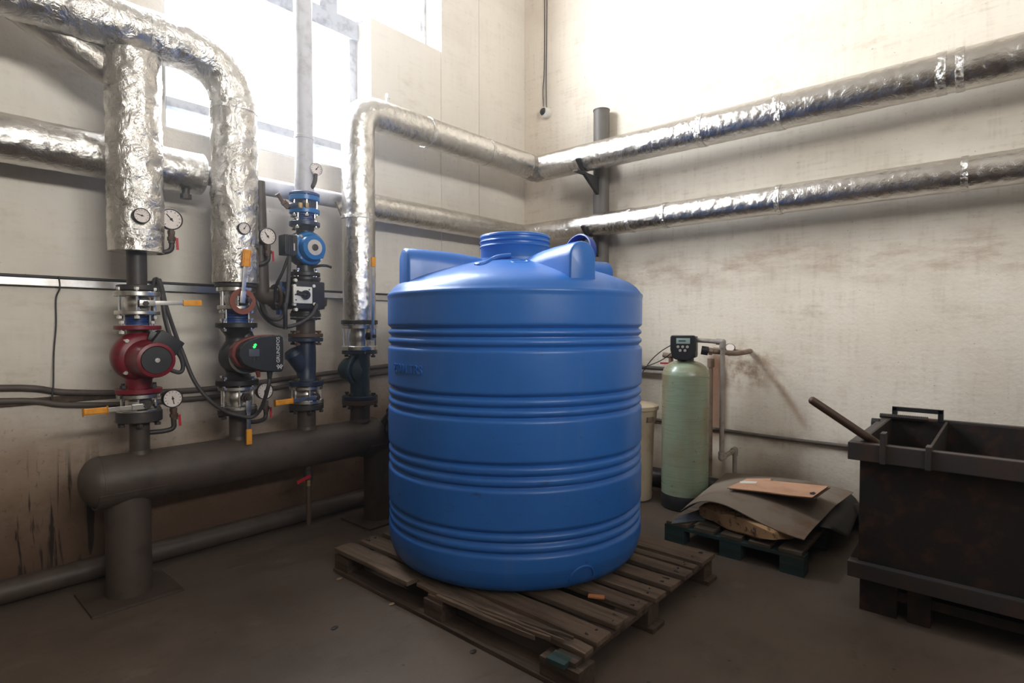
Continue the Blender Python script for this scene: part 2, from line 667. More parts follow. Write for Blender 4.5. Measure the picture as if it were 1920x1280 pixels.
slab('floor', (ULO - .3, VLO - .3, -0.2), (WALLU + .3, WALLV + .3, 0), 'concrete')
slab('ceiling', (ULO - .3, VLO - .3, HC), (WALLU + .3, WALLV + .3, HC + .2), 'plaster_ceiling')
slab('wall_right', (WALLU, VLO - .3, 0), (WALLU + .3, WALLV + .3, HC), 'plaster_right')
slab('wall_back', (ULO - .3, VLO - .3, 0), (ULO, WALLV + .3, HC), 'plaster_plain')

WA0, WA1, WB1 = 1.228, 2.72, 3.466
SA, SB, WT = 2.62, 3.885, 5.05
bm = bm_new()


def bx(bm, x0, x1, y0, y1, z0, z1, bev=0.0):
    return add_box(bm, ((x0 + x1) / 2, (y0 + y1) / 2, (z0 + z1) / 2), (x1 - x0, y1 - y0, z1 - z0), None, bev)


bx(bm, ULO, WA0, WALLV, WALLV + WALLT, 0, HC)
bx(bm, WA0, WA1, WALLV, WALLV + WALLT, 0, SA)
bx(bm, WA1, WB1, WALLV, WALLV + WALLT, 0, SB)
bx(bm, WA0, WB1, WALLV, WALLV + WALLT, WT, HC)
bx(bm, WB1, WALLU, WALLV, WALLV + WALLT, 0, HC)
structure(ob('wall_left', bm, 'plaster_left', smooth=0))
# shallow pier in the corner, split by an open crack
o = structure(thing('trim_1', 'shallow plaster pier in the room corner split by a vertical crack', 'pier', (4.05, WALLV, 0)))
del o['category']
for x0, x1 in ((WB1, 3.945), (3.951, WALLU)):
    bm = bm_new()
    bx(bm, x0, x1, WALLV - 0.012, WALLV - 0.0002, 0, HC)
    ob('plaster_panel', bm, 'plaster_left', o, smooth=0)

# wall behind the viewer; its unseen window is raised and widened to shape the fill
bm = bm_new()
RW0, RW1, RZ0, RZ1 = -1.3, 2.0, 3.0, 4.7
bx(bm, ULO, RW0, VLO - .3, VLO, 0, HC)
bx(bm, RW1, WALLU, VLO - .3, VLO, 0, HC)
bx(bm, RW0, RW1, VLO - .3, VLO, 0, RZ0)
bx(bm, RW0, RW1, VLO - .3, VLO, RZ1, HC)
structure(ob('wall_front', bm, 'plaster_plain', smooth=0))
o = structure(thing('fill_window', 'unseen window behind the viewer, sized to shape the fill light', 'window', ((RW0 + RW1) / 2, VLO - .2, RZ0)))
del o['category']
bm = bm_new()
for a in (RW0, RW1 - 0.07, (RW0 + RW1) / 2 - .035):
    bx(bm, a, a + 0.07, VLO - .24, VLO - .18, RZ0, RZ1)
for a in (RZ0, RZ1 - 0.07):
    bx(bm, RW0, RW1, VLO - .24, VLO - .18, a, a + 0.07)
ob('window_frame', bm, 'window_frame', o, smooth=0)
bm = bm_new()
bx(bm, RW0, RW1, VLO - .213, VLO - .207, RZ0, RZ1)
ob('pane', bm, 'glass', o, smooth=0)

# the tall stepped window of the left wall
win = structure(thing('window_1', 'tall stepped window with grey frames high in the left wall', 'window', (2.2, WALLV + .27, SA)))
del win['category']
FV0, FV1 = WALLV + 0.20, WALLV + 0.28
TR = onV(585, 25, FV0).z
MU = onV(350, 198, FV0).z


def wf(name, x0, x1, z0, z1, d=0.0, bev=0.006):
    bm = bm_new()
    bx(bm, x0, x1, FV0 - d, FV1, z0, z1, bev)
    return ob(name, bm, 'window_frame', win, smooth=0)


wf('stile', WA0, WA0 + 0.07, SA, WT)
wf('stile', WA1 - 0.07, WA1, SA, TR - 0.06)
wf('stile', WB1 - 0.07, WB1, SB, WT)
wf('rail', WA0, WA1, SA, SA + 0.07)
wf('rail', WA1, WB1, SB, SB + 0.07)
wf('rail', WA0, WB1, WT - 0.07, WT)
wf('transom', WA0 + 0.07, WA1 - 0.0, TR - 0.075, TR + 0.075, 0.03)
wf('glazing_bar', WA0 + 0.07, WA1 - 0.07, MU - 0.03, MU + 0.03)
mx0, mx1 = onV(597, 12, FV0).x, onV(630, 12, FV0).x
wf('mullion', mx0, mx1, TR + 0.075, WT - 0.07, 0.02)
for x0, x1, z0, z1 in ((WA0 + .07, WA1 - .07, SA + .07, MU - .03), (WA0 + .07, WA1 - .07, MU + .03, TR - .075),
                       (WA0 + .07, mx0, TR + .075, WT - .07), (mx1, WB1 - .07, TR + .075, WT - .07)):
    bm = bm_new()
    bx(bm, x0, x1, FV0 + 0.036, FV0 + 0.042, z0, z1)
    ob('pane', bm, 'glass', win, smooth=0)


# thin haze added to imitate the lens glow round the window
bm = bm_new()
bx(bm, ULO - .1, WALLU + .1, VLO - .25, WALLV + .25, -0.1, HC + .1)
hm = bpy.data.materials.new('glow_haze')
hm.use_nodes = True
hn = hm.node_tree
hn.nodes.clear()
ho_ = hn.nodes.new('ShaderNodeOutputMaterial')
hv = hn.nodes.new('ShaderNodeVolumeScatter')
hv.inputs['Density'].default_value = 0.006
hv.inputs['Anisotropy'].default_value = 0.75
hn.links.new(hv.outputs[0], ho_.inputs['Volume'])
M['glow_haze'] = hm
hz_ = stuff(tag(ob('haze', bm, 'glow_haze', smooth=0), 'thin haze added to the room air to imitate lens glow', 'haze'))

# ------------------------------------------------------------------ lagged (foil-wrapped) pipes
def crumple(r, amp, seed, sx=1.0):
    def rf(p, d, L, an):
        q = p * 9.0 + Vector((seed * 3.1, seed * 1.7, seed))
        a = noise.noise(q) * 0.30 + noise.noise(q * 2.3) * 0.30 + (0.5 - abs(noise.noise(q * 1.9 + Vector((5, 2, 1))))) * 0.35
        c = (0.4 - abs(noise.noise(q * 4.1 + Vector((1, 7, 3))))) * 0.35 + noise.noise(q * 8.0) * 0.14
        return r + amp * (a + c)
    return rf


def sleeve(name, pts, r, amp, seed, parent, m='foil', step=0.016, n=56):
    bm = bm_new()
    add_tube(bm, densify([Vector(p) for p in pts], step), r, n, crumple(r, amp, seed))
    return ob(name, bm, m, parent, smooth=60)


def tape(p, d, r, wdt, parent, seed=0):
    p, d = Vector(p), Vector(d).normalized()
    bm = bm_new()
    pts = [p + d * wdt * (t - 0.5) for t in (0, .2, .4, .6, .8, 1)]
    add_tube(bm, pts, r + 0.003, 48, crumple(r + 0.003, 0.008, seed + 9))
    return ob('tape_band', bm, 'foil_tape', parent, smooth=50)


VR = 3.44


class Riser:
    def __init__(s, px, pym):
        p = onV(px, pym, VR)
        s.x = p.x
        s.px = px
        s.d = p.dot(FH)
        s.k = s.d / F

    def z(s, py):
        # height of the axis point seen at row py
        base = Vector((s.x, VR, 0))
        lo, hi = -1.0, 6.0
        for _ in range(40):
            mid = (lo + hi) / 2
            v = Vector((s.x, VR, mid)) - CC
            y = 640 - F * v.dot(UPV) / v.dot(FWD)
            if y > py:
                lo = mid
            else:
                hi = mid
        return (lo + hi) / 2

    def P(s, py, dx=0, dv=0.0):
        return Vector((s.x + dx, VR + dv, s.z(py)))

    def cyl(s, bm, y0, y1, w, n=28, bev=0.0, w2=None):
        a, b = s.P(y0), s.P(y1)
        add_cyl(bm, b, a, (w if w2 is None else w2) / 2 * s.k, n, w / 2 * s.k, bev)

    def part(s, name, m, parent, segs, n=28, bev=0.003):
        bm = bm_new()
        for y0, y1, wd in segs:
            s.cyl(bm, y0, y1, wd, n, bev)
        return ob(name, bm, m, parent)

    def bolts(s, parent, y0, y1, w, nb=4, m='bolt_zinc', rb=0.008, ph=0.6, rod=0.0, name='bolts'):
        """studs with nuts round a flange pair"""
        bm = bm_new()
        za, zb = s.z(y0), s.z(y1)
        R = (w / 2) * s.k - 0.014
        for i in range(nb):
            a = ph + 2 * PI * i / nb
            x, y = s.x + R * math.cos(a), VR + R * math.sin(a)
            add_cyl(bm, (x, y, zb - 0.012), (x, y, za + 0.012), rb * 0.65, 8)
            for zc in (zb - 0.008, za + 0.008):
                add_cyl(bm, (x, y, zc - 0.007), (x, y, zc + 0.007), rb * 1.5, 6)
        return stuff(ob(name, bm, m, parent))


R1, R2, R3, R4 = Riser(259, 650), Riser(444, 650), Riser(573, 600), Riser(674, 600)
FRONT = Vector((0, -1, 0))
UX = Vector((1, 0, 0))
ZT = 2.935                                          # axis height of the top mains

# --- main from the left, bending down as the second riser
t = thing('insulated_pipe', 'foil wrapped main at top left bending down into the riser above the black pump', 'pipe', (R2.x, VR, R2.z(532)))
top2 = fillet([(-2.2, VR, ZT), (R2.x, VR, ZT), (R2.x, VR, R2.z(531))], 0.30, 12)
sleeve('foil_sleeve', top2, 0.122, 0.016, 2, t, 'foil_creased')
tape((R2.x - 0.42, VR, ZT), UX, 0.122, 0.06, t, 1)
tape((R2.x, VR, R2.z(205)), (0, 0, 1), 0.124, 0.05, t, 2)
R2.part('flange', 'dark_steel', t, [(532, 539, 72)])

# --- first riser, with a slanting branch up to the left
t = thing('insulated_pipe', 'foil wrapped riser above the red pump, with a slanting dusty branch at its top', 'pipe', (R1.x, VR, R1.z(546)))
z1 = R1.z(88)
sleeve('foil_sleeve', [(R1.x, VR, R1.z(473)), (R1.x, VR, min(z1, ZT - 0.13))], 0.122, 0.018, 1, t, 'foil_creased')
sleeve('branch_sleeve', [(R1.x, VR + 0.07, R1.z(150)), (R1.x - 0.62, VR + 0.13, 3.02), (R1.x - 1.6, VR + 0.18, 3.60)], 0.08, 0.012, 5, t, 'foil_dusty')
tape((R1.x, VR, R1.z(443)), (0, 0, 1), 0.122, 0.05, t, 3)
R1.part('bare_pipe', 'dark_steel', t, [(470, 537, 33)])
R1.part('flange', 'dark_steel', t, [(535, 545, 66)])

# --- fourth riser: up, along the left wall, round the corner and along the right wall
t = thing('insulated_pipe', 'foil wrapped pipe rising behind the blue tank, running high along both walls', 'pipe', (R4.x, VR, R4.z(608)))
UPU, LOU, LOV = 4.29, 4.375, 3.69
zr = 2.915
top4 = fillet([(R4.x, VR, R4.z(600)), (R4.x, VR, zr), (UPU - 0.14, VR, zr)], 0.16, 10)
sleeve('foil_sleeve', top4, 0.112, 0.006, 3, t)
sleeve('foil_sleeve', [(UPU, VR + 0.02, zr), (UPU, 1.2, zr), (UPU, -1.6, zr)], 0.120, 0.004, 4, t, n=64)
sleeve('corner_wrap', spline([(UPU - 0.17, VR, zr), (UPU - 0.06, VR - 0.01, zr - 0.012), (UPU - 0.01, VR - 0.08, zr - 0.012), (UPU, VR - 0.2, zr)], 8), 0.108, 0.022, 6, t, 'foil_dusty')
for px in (800, 912):
    tape((onV(px, 250, VR).x, VR, zr), UX, 0.112, 0.03, t, px)
for px, wd in ((1318, 0.05), (1462, 0.06), (1765, 0.05), (1800, 0.04)):
    tape((UPU, onU(px, 200, UPU).y, zr), (0, 1, 0), 0.121, wd, t, px)
tape((R4.x, VR, R4.z(408)), (0, 0, 1), 0.114, 0.03, t, 44)
R4.part('flange', 'dark_steel', t, [(600, 608, 67)])
bm = bm_new()
p = onV(727, 190, VR)
add_cyl(bm, (p.x, VR, zr + 0.10), (p.x, VR, zr + 0.185), 0.014, 12)
add_cyl(bm, (p.x, VR, zr + 0.15), (p.x, VR, zr + 0.175), 0.019, 6)
ob('air_vent', bm, 'white_plastic', t)

# --- the lower main
t = thing('insulated_pipe', 'lower main along both walls, wrapped in foil except for a bare grey middle length', 'pipe', (2.0, LOV, 2.2))
zl = 2.318
xe = onV(374, 330, LOV).x
sleeve('foil_sleeve', [(-2.2, LOV, zl), (xe, LOV, zl)], 0.118, 0.005, 7, t)
bm = bm_new()
add_cyl(bm, (xe - 0.02, LOV, zl), (xe + 0.012, LOV, zl), 0.121, 40, None, 0.006)
ob('end_cap', bm, 'foil_tape', t)
xs = onV(690, 390, LOV).x
bm = bm_new()
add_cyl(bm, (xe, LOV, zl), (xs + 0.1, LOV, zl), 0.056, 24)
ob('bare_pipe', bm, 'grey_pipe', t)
low = fillet([(xs, LOV, zl), (LOU, LOV, zl), (LOU, -1.6, zl)], 0.10, 8)
sleeve('foil_sleeve', low, 0.100, 0.003, 8, t, n=64)
for px in (1185, 1250, 1462, 1808):
    tape((LOU, onU(px, 400, LOU).y, zl), (0, 1, 0), 0.101, 0.035, t, px)
bm = bm_new()
p = onV(345, 362, LOV)
add_cyl(bm, (p.x, LOV - 0.03, zl - 0.155), (p.x, LOV - 0.03, zl - 0.1), 0.022, 10)
add_cyl(bm, (p.x, LOV - 0.03, zl - 0.165), (p.x, LOV - 0.03, zl - 0.14), 0.032, 8)
ob('drain_stub', bm, 'dark_steel', t)

# --- support post on the right wall
t = thing('support_post', 'grey steel post standing in front of the right wall behind both foil pipes', 'post', (4.55, onU(1127, 400, 4.55).y, 0))
pv = onU(1127, 400, 4.55).y
bm = bm_new()
zt = onU(1127, 208, 4.55).z
add_cyl(bm, (4.55, pv, 0), (4.55, pv, zt), 0.074, 32)
ob('post_tube', bm, 'grey_post', t)
bm = bm_new()
add_cyl(bm, (4.55, pv, zt - 0.004), (4.55, pv, zt + 0.006), 0.078, 32)
ob('top_plate', bm, 'grey_post', t)
for zz, uu, rr in ((zr, UPU, 0.13), (zl, LOU, 0.11)):
    bm = bm_new()
    z0 = zz - rr - 0.015
    add_box(bm, ((uu - 0.16 + 4.5) / 2, pv, z0), (4.5 - uu + 0.16, 0.05, 0.012))
    add_poly(bm, [(uu - 0.15, pv - 0.02, z0 + 0.10), (uu - 0.05, pv - 0.02, z0), (4.49, pv - 0.02, z0 - 0.16), (4.49, pv - 0.02, z0 - 0.01), (uu - 0.05, pv - 0.02, z0 + 0.015), (uu - 0.13, pv - 0.02, z0 + 0.115)], (0, 0.03, 0))
    ob('bracket', bm, 'black_iron', t, smooth=0)

# ------------------------------------------------------------------ header with its four stubs
hx0, hx1 = onV(146, 905, VR).x, onV(716, 812, VR).x + 0.02
hz, hr = 0.614, 0.128
t = thing('header_pipe', 'thick grey distribution header on two legs under the pumps', 'pipe', ((hx0 + hx1) / 2, VR, 0))
bm = bm_new()
N = 10
prof = [(0.0, 0.0)] + [(hr * math.sin(PI / 2 * i / N), 0.085 * (1 - math.cos(PI / 2 * i / N))) for i in range(1, N + 1)]
Lh = hx1 - hx0
prof += [(hr, Lh - 0.085)] + [(hr * math.cos(PI / 2 * i / N), Lh - 0.085 + 0.085 * math.sin(PI / 2 * i / N)) for i in range(1, N + 1)]
prof[-1] = (0.0, Lh)
add_lathe(bm, prof, axm((hx0, VR, hz), UX), 48)
ob('barrel', bm, 'grey_paint', t)
for xx in (hx0 + 0.088, hx1 - 0.088):
    bm = bm_new()
    add_cyl(bm, (xx - 0.004, VR, hz), (xx + 0.004, VR, hz), hr + 0.002, 48)
    ob('weld_seam', bm, 'grey_paint', t)
for (px, py) in ((232, 1112), (705, 972)):
    xx = onZ(px, py, 0).x + 0.02
    bm = bm_new()
    add_cyl(bm, (xx, VR, 0.012), (xx, VR, hz - 0.06), 0.102, 36)
    lg = ob('leg', bm, 'grey_paint', t)
    bm = bm_new()
    bx(bm, xx - 0.2, xx + 0.2, VR - 0.18, VR + 0.18, 0, 0.014, 0.003)
    ob('foot_plate', bm, 'grey_paint', lg, smooth=0)
    bm = bm_new()
    rings = []
    for a_ in range(13):
        th = PI + 0.35 + (PI - 0.7) * a_ / 12
        rings.append([bm.verts.new((x_, VR + r_ * math.cos(th), hz + r_ * math.sin(th))) for x_, r_ in ((xx - 0.15, hr + 0.001), (xx - 0.15, hr + 0.009), (xx + 0.15, hr + 0.009), (xx + 0.15, hr + 0.001))])
    for q0, q1 in zip(rings, rings[1:]):
        for i_ in range(4):
            bm.faces.new((q0[i_], q0[(i_ + 1) % 4], q1[(i_ + 1) % 4], q1[i_]))
    bm.faces.new(rings[0])
    bm.faces.new(rings[-1])
    ob('saddle', bm, 'grey_paint', lg, smooth=0)
for R, y0, wd, fl in ((R1, 786, 33, (769, 789, 75)), (R2, 772, 30, (766, 775, 68)), (R3, 766, 33, (756, 766, 62)), (R4, 756, 36, (748, 757, 65))):
    bm = bm_new()
    add_cyl(bm, (R.x, VR, hz + 0.05), (R.x, VR, R.z(y0)), wd / 2 * R.k, 28)
    st = ob('stub', bm, 'grey_paint', t)
    R.part('flange', 'dark_steel' if R is not R4 else 'rusty_steel', st, [fl])
    bm = bm_new()
    add_cyl(bm, (R.x, VR, hz + hr - 0.012), (R.x, VR, hz + hr + 0.008), wd / 2 * R.k + 0.008, 28, wd / 2 * R.k + 0.001)
    ob('weld_seam', bm, 'grey_paint', st)
    R.bolts(st, fl[0] - 3, fl[1] + 2, fl[2], 6, 'dark_steel', 0.010, 0.3, name='nuts')

# drain under the header
p = onV(578, 880, VR)
t = thing('drain_valve', 'brass drain cock with red lever hanging below the header', 'valve', (p.x, VR, 0.14))
bm = bm_new()
add_cyl(bm, (p.x, VR, hz - hr - 0.03), (p.x, VR, hz - hr + 0.02), 0.025, 12)
add_cyl(bm, (p.x, VR, hz - hr - 0.09), (p.x, VR, hz - hr - 0.03), 0.030, 8)
ob('valve_body', bm, 'dark_steel', t)
bm = bm_new()
add_cyl(bm, (p.x, VR, hz - hr - 0.13), (p.x, VR, hz - hr - 0.09), 0.022, 8)
ob('union', bm, 'brass', t)
bm = bm_new()
add_cyl(bm, (p.x, VR, 0.10), (p.x, VR, hz - hr - 0.13), 0.016, 12)
ob('drain_pipe', bm, 'rusty_steel', t)
bm = bm_new()
bar_between(bm, (p.x, VR - 0.03, hz - hr - 0.06), (p.x - 0.1, VR - 0.04, hz - hr - 0.085), 0.02, 0.005, FRONT)
ob('lever', bm, 'red_paint', t)


# ------------------------------------------------------------------ valves, pumps, gauges
def lever_on(parent, p0, p1, split, w=0.022, m='zinc'):
    """a flat handle from p0 to p1, its outer part under an orange grip"""
    p0, p1 = Vector(p0), Vector(p1)
    q = p0.lerp(p1, split)
    bm = bm_new()
    bar_between(bm, p0, q + (p1 - p0).normalized() * 0.02, w, 0.006, FRONT, 0.001)
    bar_between(bm, p0 - (p1 - p0).normalized() * 0.02, p0 + (p1 - p0).normalized() * 0.05, w * 1.35, 0.01, FRONT, 0.003)
    lv = ob('lever', bm, m, parent)
    bm = bm_new()
    bar_between(bm, q, p1, w * 1.45, 0.016, FRONT, 0.006)
    ob('grip', bm, 'orange_grip', lv)
    return lv


def ball_valve(R, label, tf, bf, body, bw, lev, stem, split, out=0.0, rods=True, m='zinc', group='lever ball valves of the pump risers'):
    """tf/bf: flange rows + widths, body rows; lev: pixel start/end of the handle"""
    base = R.P(bf[1])
    t = thing('ball_valve', label, 'valve', base, group)
    R.part('flange', m, t, [tf])
    R.part('flange', m, t, [bf])
    bm = bm_new()
    za, zb = R.z(body[0]), R.z(body[1])
    rr = bw / 2 * R.k
    H = za - zb
    add_lathe(bm, [(rr * 0.86, 0), (rr * 0.9, H * 0.12), (rr, H * 0.3), (rr * 1.03, H * 0.5), (rr, H * 0.7), (rr * 0.9, H * 0.88), (rr * 0.86, H)], axm((R.x, VR, zb), (0, 0, 1)), 32)
    ob('valve_body', bm, m, t)
    if rods:
        R.bolts(t, tf[0] - 2, bf[1] + 2, min(tf[2], bf[2]), 6, 'bolt_zinc', 0.009, 0.25, name='tie_rods')
    sv = onV(stem[0], stem[1], VR - rr * 1.25)
    bm = bm_new()
    add_cyl(bm, (sv.x, VR - 0.02, sv.z), (sv.x, VR - rr - 0.055, sv.z), 0.019, 14)
    add_cyl(bm, (sv.x, VR - rr - 0.02, sv.z), (sv.x, VR - rr - 0.035, sv.z), 0.030, 6)
    add_cyl(bm, (sv.x, VR - rr - 0.05, sv.z), (sv.x, VR - rr - 0.068 - out, sv.z), 0.014, 6)
    ob('stem', bm, 'dark_steel', t)
    vl = VR - rr - 0.052 - out
    lever_on(t, onV(lev[0], lev[1], vl), onV(lev[2], lev[3], vl), split)
    return t


def coupling(R, label, m, w, y0, y1, fl=None, rods=True, group=None):
    t = thing('pipe_coupling', label, 'coupling', R.P(y1), group)
    k = R.k
    za, zb = R.z(y0), R.z(y1)
    H = za - zb
    r = w / 2 * k
    bm = bm_new()
    add_lathe(bm, [(r * 1.18, 0), (r * 1.18, H * .16), (r * 0.93, H * .2), (r * 0.93, H * .3), (r, H * .36), (r, H * .5), (r * .95, H * .53), (r, H * .56), (r, H * .68), (r * .93, H * .72), (r * .93, H * .8), (r * 1.18, H * .84), (r * 1.18, H)], axm((R.x, VR, zb), (0, 0, 1)), 32)
    ob('bellows', bm, m, t)
    if rods:
        R.bolts(t, y0, y1, fl or w * 1.7, 4, 'zinc', 0.008, 0.5, name='tie_rods')
    return t


def dial_gauge(label, c, r, siphon=None, cock=None, m_case='dark_steel', ang=2.2, name='pressure_gauge', cat='gauge', depth=0.03, group=None):
    c = Vector(c)
    t = thing(name, label, cat, c - Vector((0, 0, r)), group)
    bm = bm_new()
    add_lathe(bm, [(r * 0.9, -depth), (r, -depth * 0.8), (r, 0.004), (r * 0.95, 0.007), (r * 0.9, 0.004), (r * 0.88, -0.004)], axm(c, FRONT), 32, True)
    ob('case', bm, m_case, t)
    bm = bm_new()
    add_lathe(bm, [(0, 0), (r * 0.9, 0)], axm(c + FRONT * 0.0005, FRONT), 32, False)
    dl = ob('dial', bm, 'dial_white', t)
    bm = bm_new()
    for i in range(11):
        a = math.radians(-45 + 27 * i)
        d = Vector((math.cos(a), 0, math.sin(a)))
        bar_between(bm, c + d * r * 0.66 + FRONT * 0.001, c + d * r * 0.8 + FRONT * 0.001, r * 0.05, 0.0008, FRONT)
    stuff(ob('scale_marks', bm, 'ink', dl))
    d = Vector((math.cos(ang), 0, math.sin(ang)))
    bm = bm_new()
    bar_between(bm, c - d * r * 0.25 + FRONT * 0.002, c + d * r * 0.62 + FRONT * 0.002, r * 0.09, 0.001, FRONT)
    add_cyl(bm, c, c + FRONT * 0.004, r * 0.12, 10)
    ob('needle', bm, 'ink', dl)
    if siphon:
        bm = bm_new()
        add_tube(bm, fillet(siphon, 0.05, 6), 0.013, 12)
        ob('siphon_pipe', bm, 'dark_steel', t)
    if cock:
        p0, p1 = Vector(cock[0]), Vector(cock[1])
        bm = bm_new()
        add_cyl(bm, p0, p1, 0.016, 10)
        add_cyl(bm, p0.lerp(p1, .4), p0.lerp(p1, .75), 0.021, 6)
        add_cyl(bm, p0 + Vector((0, 0, .01)), p0 - Vector((0, 0, .008)), 0.019, 6)
        ob('cock', bm, 'rusty_steel', t)
        bm = bm_new()
        bar_between(bm, p0.lerp(p1, .5) + Vector((0.02, -0.02, 0.0)), p1 + Vector((0.022, -0.02, -0.035)), 0.012, 0.004, FRONT)
        ob('cock_lever', bm, 'red_paint', t)
    return t


# ---- riser one
ball_valve(R1, 'upper ball valve over the red pump, orange-gripped lever pointing right', (547, 556, 75), (583, 590, 73), (556, 583), 42,
           (270, 568, 378, 568), (268, 569), 0.66)
coupling(R1, 'blue ribbed coupling between ball valve and red pump flange', 'blue_iron', 40, 591, 609, 66)

t = thing('circulation_pump', 'red circulation pump with black terminal box on the first riser', 'pump', R1.P(736))
R1.part('flange', 'red_iron', t, [(610, 618, 76)])
R1.part('flange', 'red_iron', t, [(727, 736, 76)])
R1.bolts(t, 607, 620, 76, 4, 'bolt_zinc', 0.009, 0.5)
R1.bolts(t, 725, 738, 76, 4, 'dark_steel', 0.010, 0.5, name='nuts')
bm = bm_new()
k = R1.k
vc = Vector((R1.x + 0.005, VR, R1.z(668)))
rv = 46 * k
add_lathe(bm, [(0, -0.09), (rv * 0.55, -0.085), (rv * 0.85, -0.06), (rv, -0.02), (rv * 1.02, 0.02), (rv * 0.95, 0.055), (rv * 0.8, 0.07), (0, 0.072)], axm(vc, FRONT), 40)
add_tube(bm, spline([R1.P(616), R1.P(632), vc + Vector((-0.01, 0, 0.05))], 6), 18 * k, 24)
add_tube(bm, spline([R1.P(729), R1.P(712), vc + Vector((0.0, 0, -0.06))], 6), 21 * k, 24, lambda p, d, L, a: 21 * k + L * 0.06)
ob('volute', bm, 'red_iron', t)
mc = vc + Vector((0.015, 0, -0.012))
rm = 33 * k
bm = bm_new()
add_lathe(bm, [(rv * 0.8, 0.06), (rm * 1.08, 0.085), (rm * 1.0, 0.10), (rm * 0.97, 0.19), (rm * 0.97, 0.205), (rm * 0.93, 0.22), (rm * 0.78, 0.224), (rm * 0.74, 0.218), (0, 0.218)], axm(mc, FRONT), 40, False)
mo = ob('motor', bm, 'red_iron', t)
bm = bm_new()
add_lathe(bm, [(rm * 0.75, 0.217), (rm * 0.73, 0.223), (0, 0.224)], axm(mc, FRONT), 36)
npl = ob('name_plate', bm, 'black_plastic', mo)
bm = bm_new()
add_cyl(bm, mc + FRONT * 0.22, mc + FRONT * 0.234, 0.012, 12)
add_cyl(bm, mc + FRONT * 0.234, mc + FRONT * 0.238, 0.006, 8)
ob('vent_screw', bm, 'bolt_zinc', mo)
bm = bm_new()
for a in (0.75, 2.3, 3.9, 5.5):
    q = vc + Vector((math.cos(a), 0, math.sin(a))) * rv * 0.88
    add_cyl(bm, q + FRONT * 0.05, q + FRONT * 0.082, 0.010, 8)
stuff(ob('housing_screws', bm, 'bolt_zinc', t))
bm = bm_new()
rot = Matrix.Rotation(math.radians(35), 3, 'Y')
add_box(bm, onV(311, 643, VR - 0.11), (0.125, 0.11, 0.085), rot, 0.01)
add_box(bm, onV(313, 642, VR - 0.17), (0.115, 0.02, 0.075), rot, 0.006)
tb = ob('terminal_box', bm, 'black_plastic', t)
bm = bm_new()
bar_between(bm, onV(278, 628, VR - 0.07), onV(300, 634, VR - 0.08), 0.05, 0.05, FRONT, 0.01)
ob('cable_gland', bm, 'black_plastic', tb)

ball_valve(R1, 'lower ball valve under the red pump, orange-gripped lever pointing left', (737, 745, 72), (765, 771, 72), (745, 765), 44,
           (268, 762, 155, 773), (270, 759), 0.6)
dial_gauge('round pressure gauge beside the foot of the first foil riser', onV(321, 411, VR - 0.03), 0.057,
           [R1.P(470, 0.1, 0.0), onV(300, 474, VR - 0.02), onV(323, 470, VR - 0.03), onV(321, 445, VR - 0.03), onV(321, 430, VR - 0.03)],
           (onV(321, 436, VR - 0.035), onV(322, 456, VR - 0.035)), ang=2.3, group='round dial gauges on the risers')
dial_gauge('black-rimmed dial thermometer pressed into the first foil riser', onV(266, 404, VR - 0.15), 0.038, m_case='black_plastic', ang=2.9,
           name='dial_thermometer', cat='thermometer', depth=0.05)
dial_gauge('round pressure gauge right of the lower valve below the red pump', onV(324, 747, VR - 0.03), 0.050,
           [onV(274, 811, VR), onV(308, 808, VR - 0.02), onV(327, 803, VR - 0.03), onV(325, 780, VR - 0.03), onV(325, 764, VR - 0.03)],
           (onV(325, 768, VR - 0.035), onV(327, 786, VR - 0.035)), ang=4.9, group='round dial gauges on the risers')

# ---- riser two
ball_valve(R2, 'ball valve above the black pump, orange-gripped lever pointing straight up', (539, 547, 66), (573, 580, 64), (547, 573), 40,
           (455, 562, 463, 470), (455, 564), 0.70, 0.045)
bm = bm_new()
gc = onV(455, 565, VR - 0.115)
n = 36
mt = axm(gc, FRONT)
add_lathe(bm, [(0.045, -0.004), (0.074, -0.004), (0.074, 0.004), (0.045, 0.004), (0.045, -0.004)], mt, n, False)
tag(ob('gasket_ring', bm, 'gasket_rubber'), 'reddish flat rubber ring hung on the valve stem above the black pump', 'gasket')
coupling(R2, 'blue coupling directly above the black pump', 'blue_iron', 42, 581, 605, 62)
t = thing('circulation_pump', 'black circulation pump with large control box and green light', 'pump', R2.P(722))
k = R2.k
R2.part('flange', 'black_iron', t, [(605, 614, 72)])
R2.part('flange', 'black_iron', t, [(711, 721, 74)])
R2.bolts(t, 602, 616, 72, 4, 'bolt_zinc', 0.009, 0.5)
R2.bolts(t, 709, 723, 74, 4, 'bolt_zinc', 0.009, 0.5)
bm = bm_new()
add_lathe(bm, [(31 * k, 0), (23 * k, 0.02), (19 * k, 0.05), (26 * k, 0.1), (30 * k, 0.15), (28 * k, 0.2), (19 * k, 0.25), (19 * k, 0.28), (28 * k, 0.325), (32 * k, 0.335)],
          axm(R2.P(711), (0, 0, 1)) @ Matrix.Diagonal((1, 1, (R2.z(614) - R2.z(711)) / 0.335, 1)), 36)
add_tube(bm, spline([R2.P(618, 0.03), R2.P(640, 0.05, -0.02), R2.P(665, 0.05, -0.08)], 6), 0.05, 18)
add_cyl(bm, R2.P(668) + Vector((0, 0.02, 0)), R2.P(668) + Vector((0, -0.13, 0)), 31 * k, 36, 29 * k)
ob('volute', bm, 'black_iron', t)
bm = bm_new()
pc = R2.P(668)
add_lathe(bm, [(29 * k, 0.12), (30.5 * k, 0.122), (30.5 * k, 0.132), (29 * k, 0.134)], axm(pc, FRONT), 40)
ob('clamp_ring', bm, 'zinc', t)
bm = bm_new()
add_cyl(bm, pc + FRONT * 0.13, pc + FRONT * 0.2, 27 * k, 36)
ob('motor', bm, 'black_plastic', t)
VB = VR - 0.28
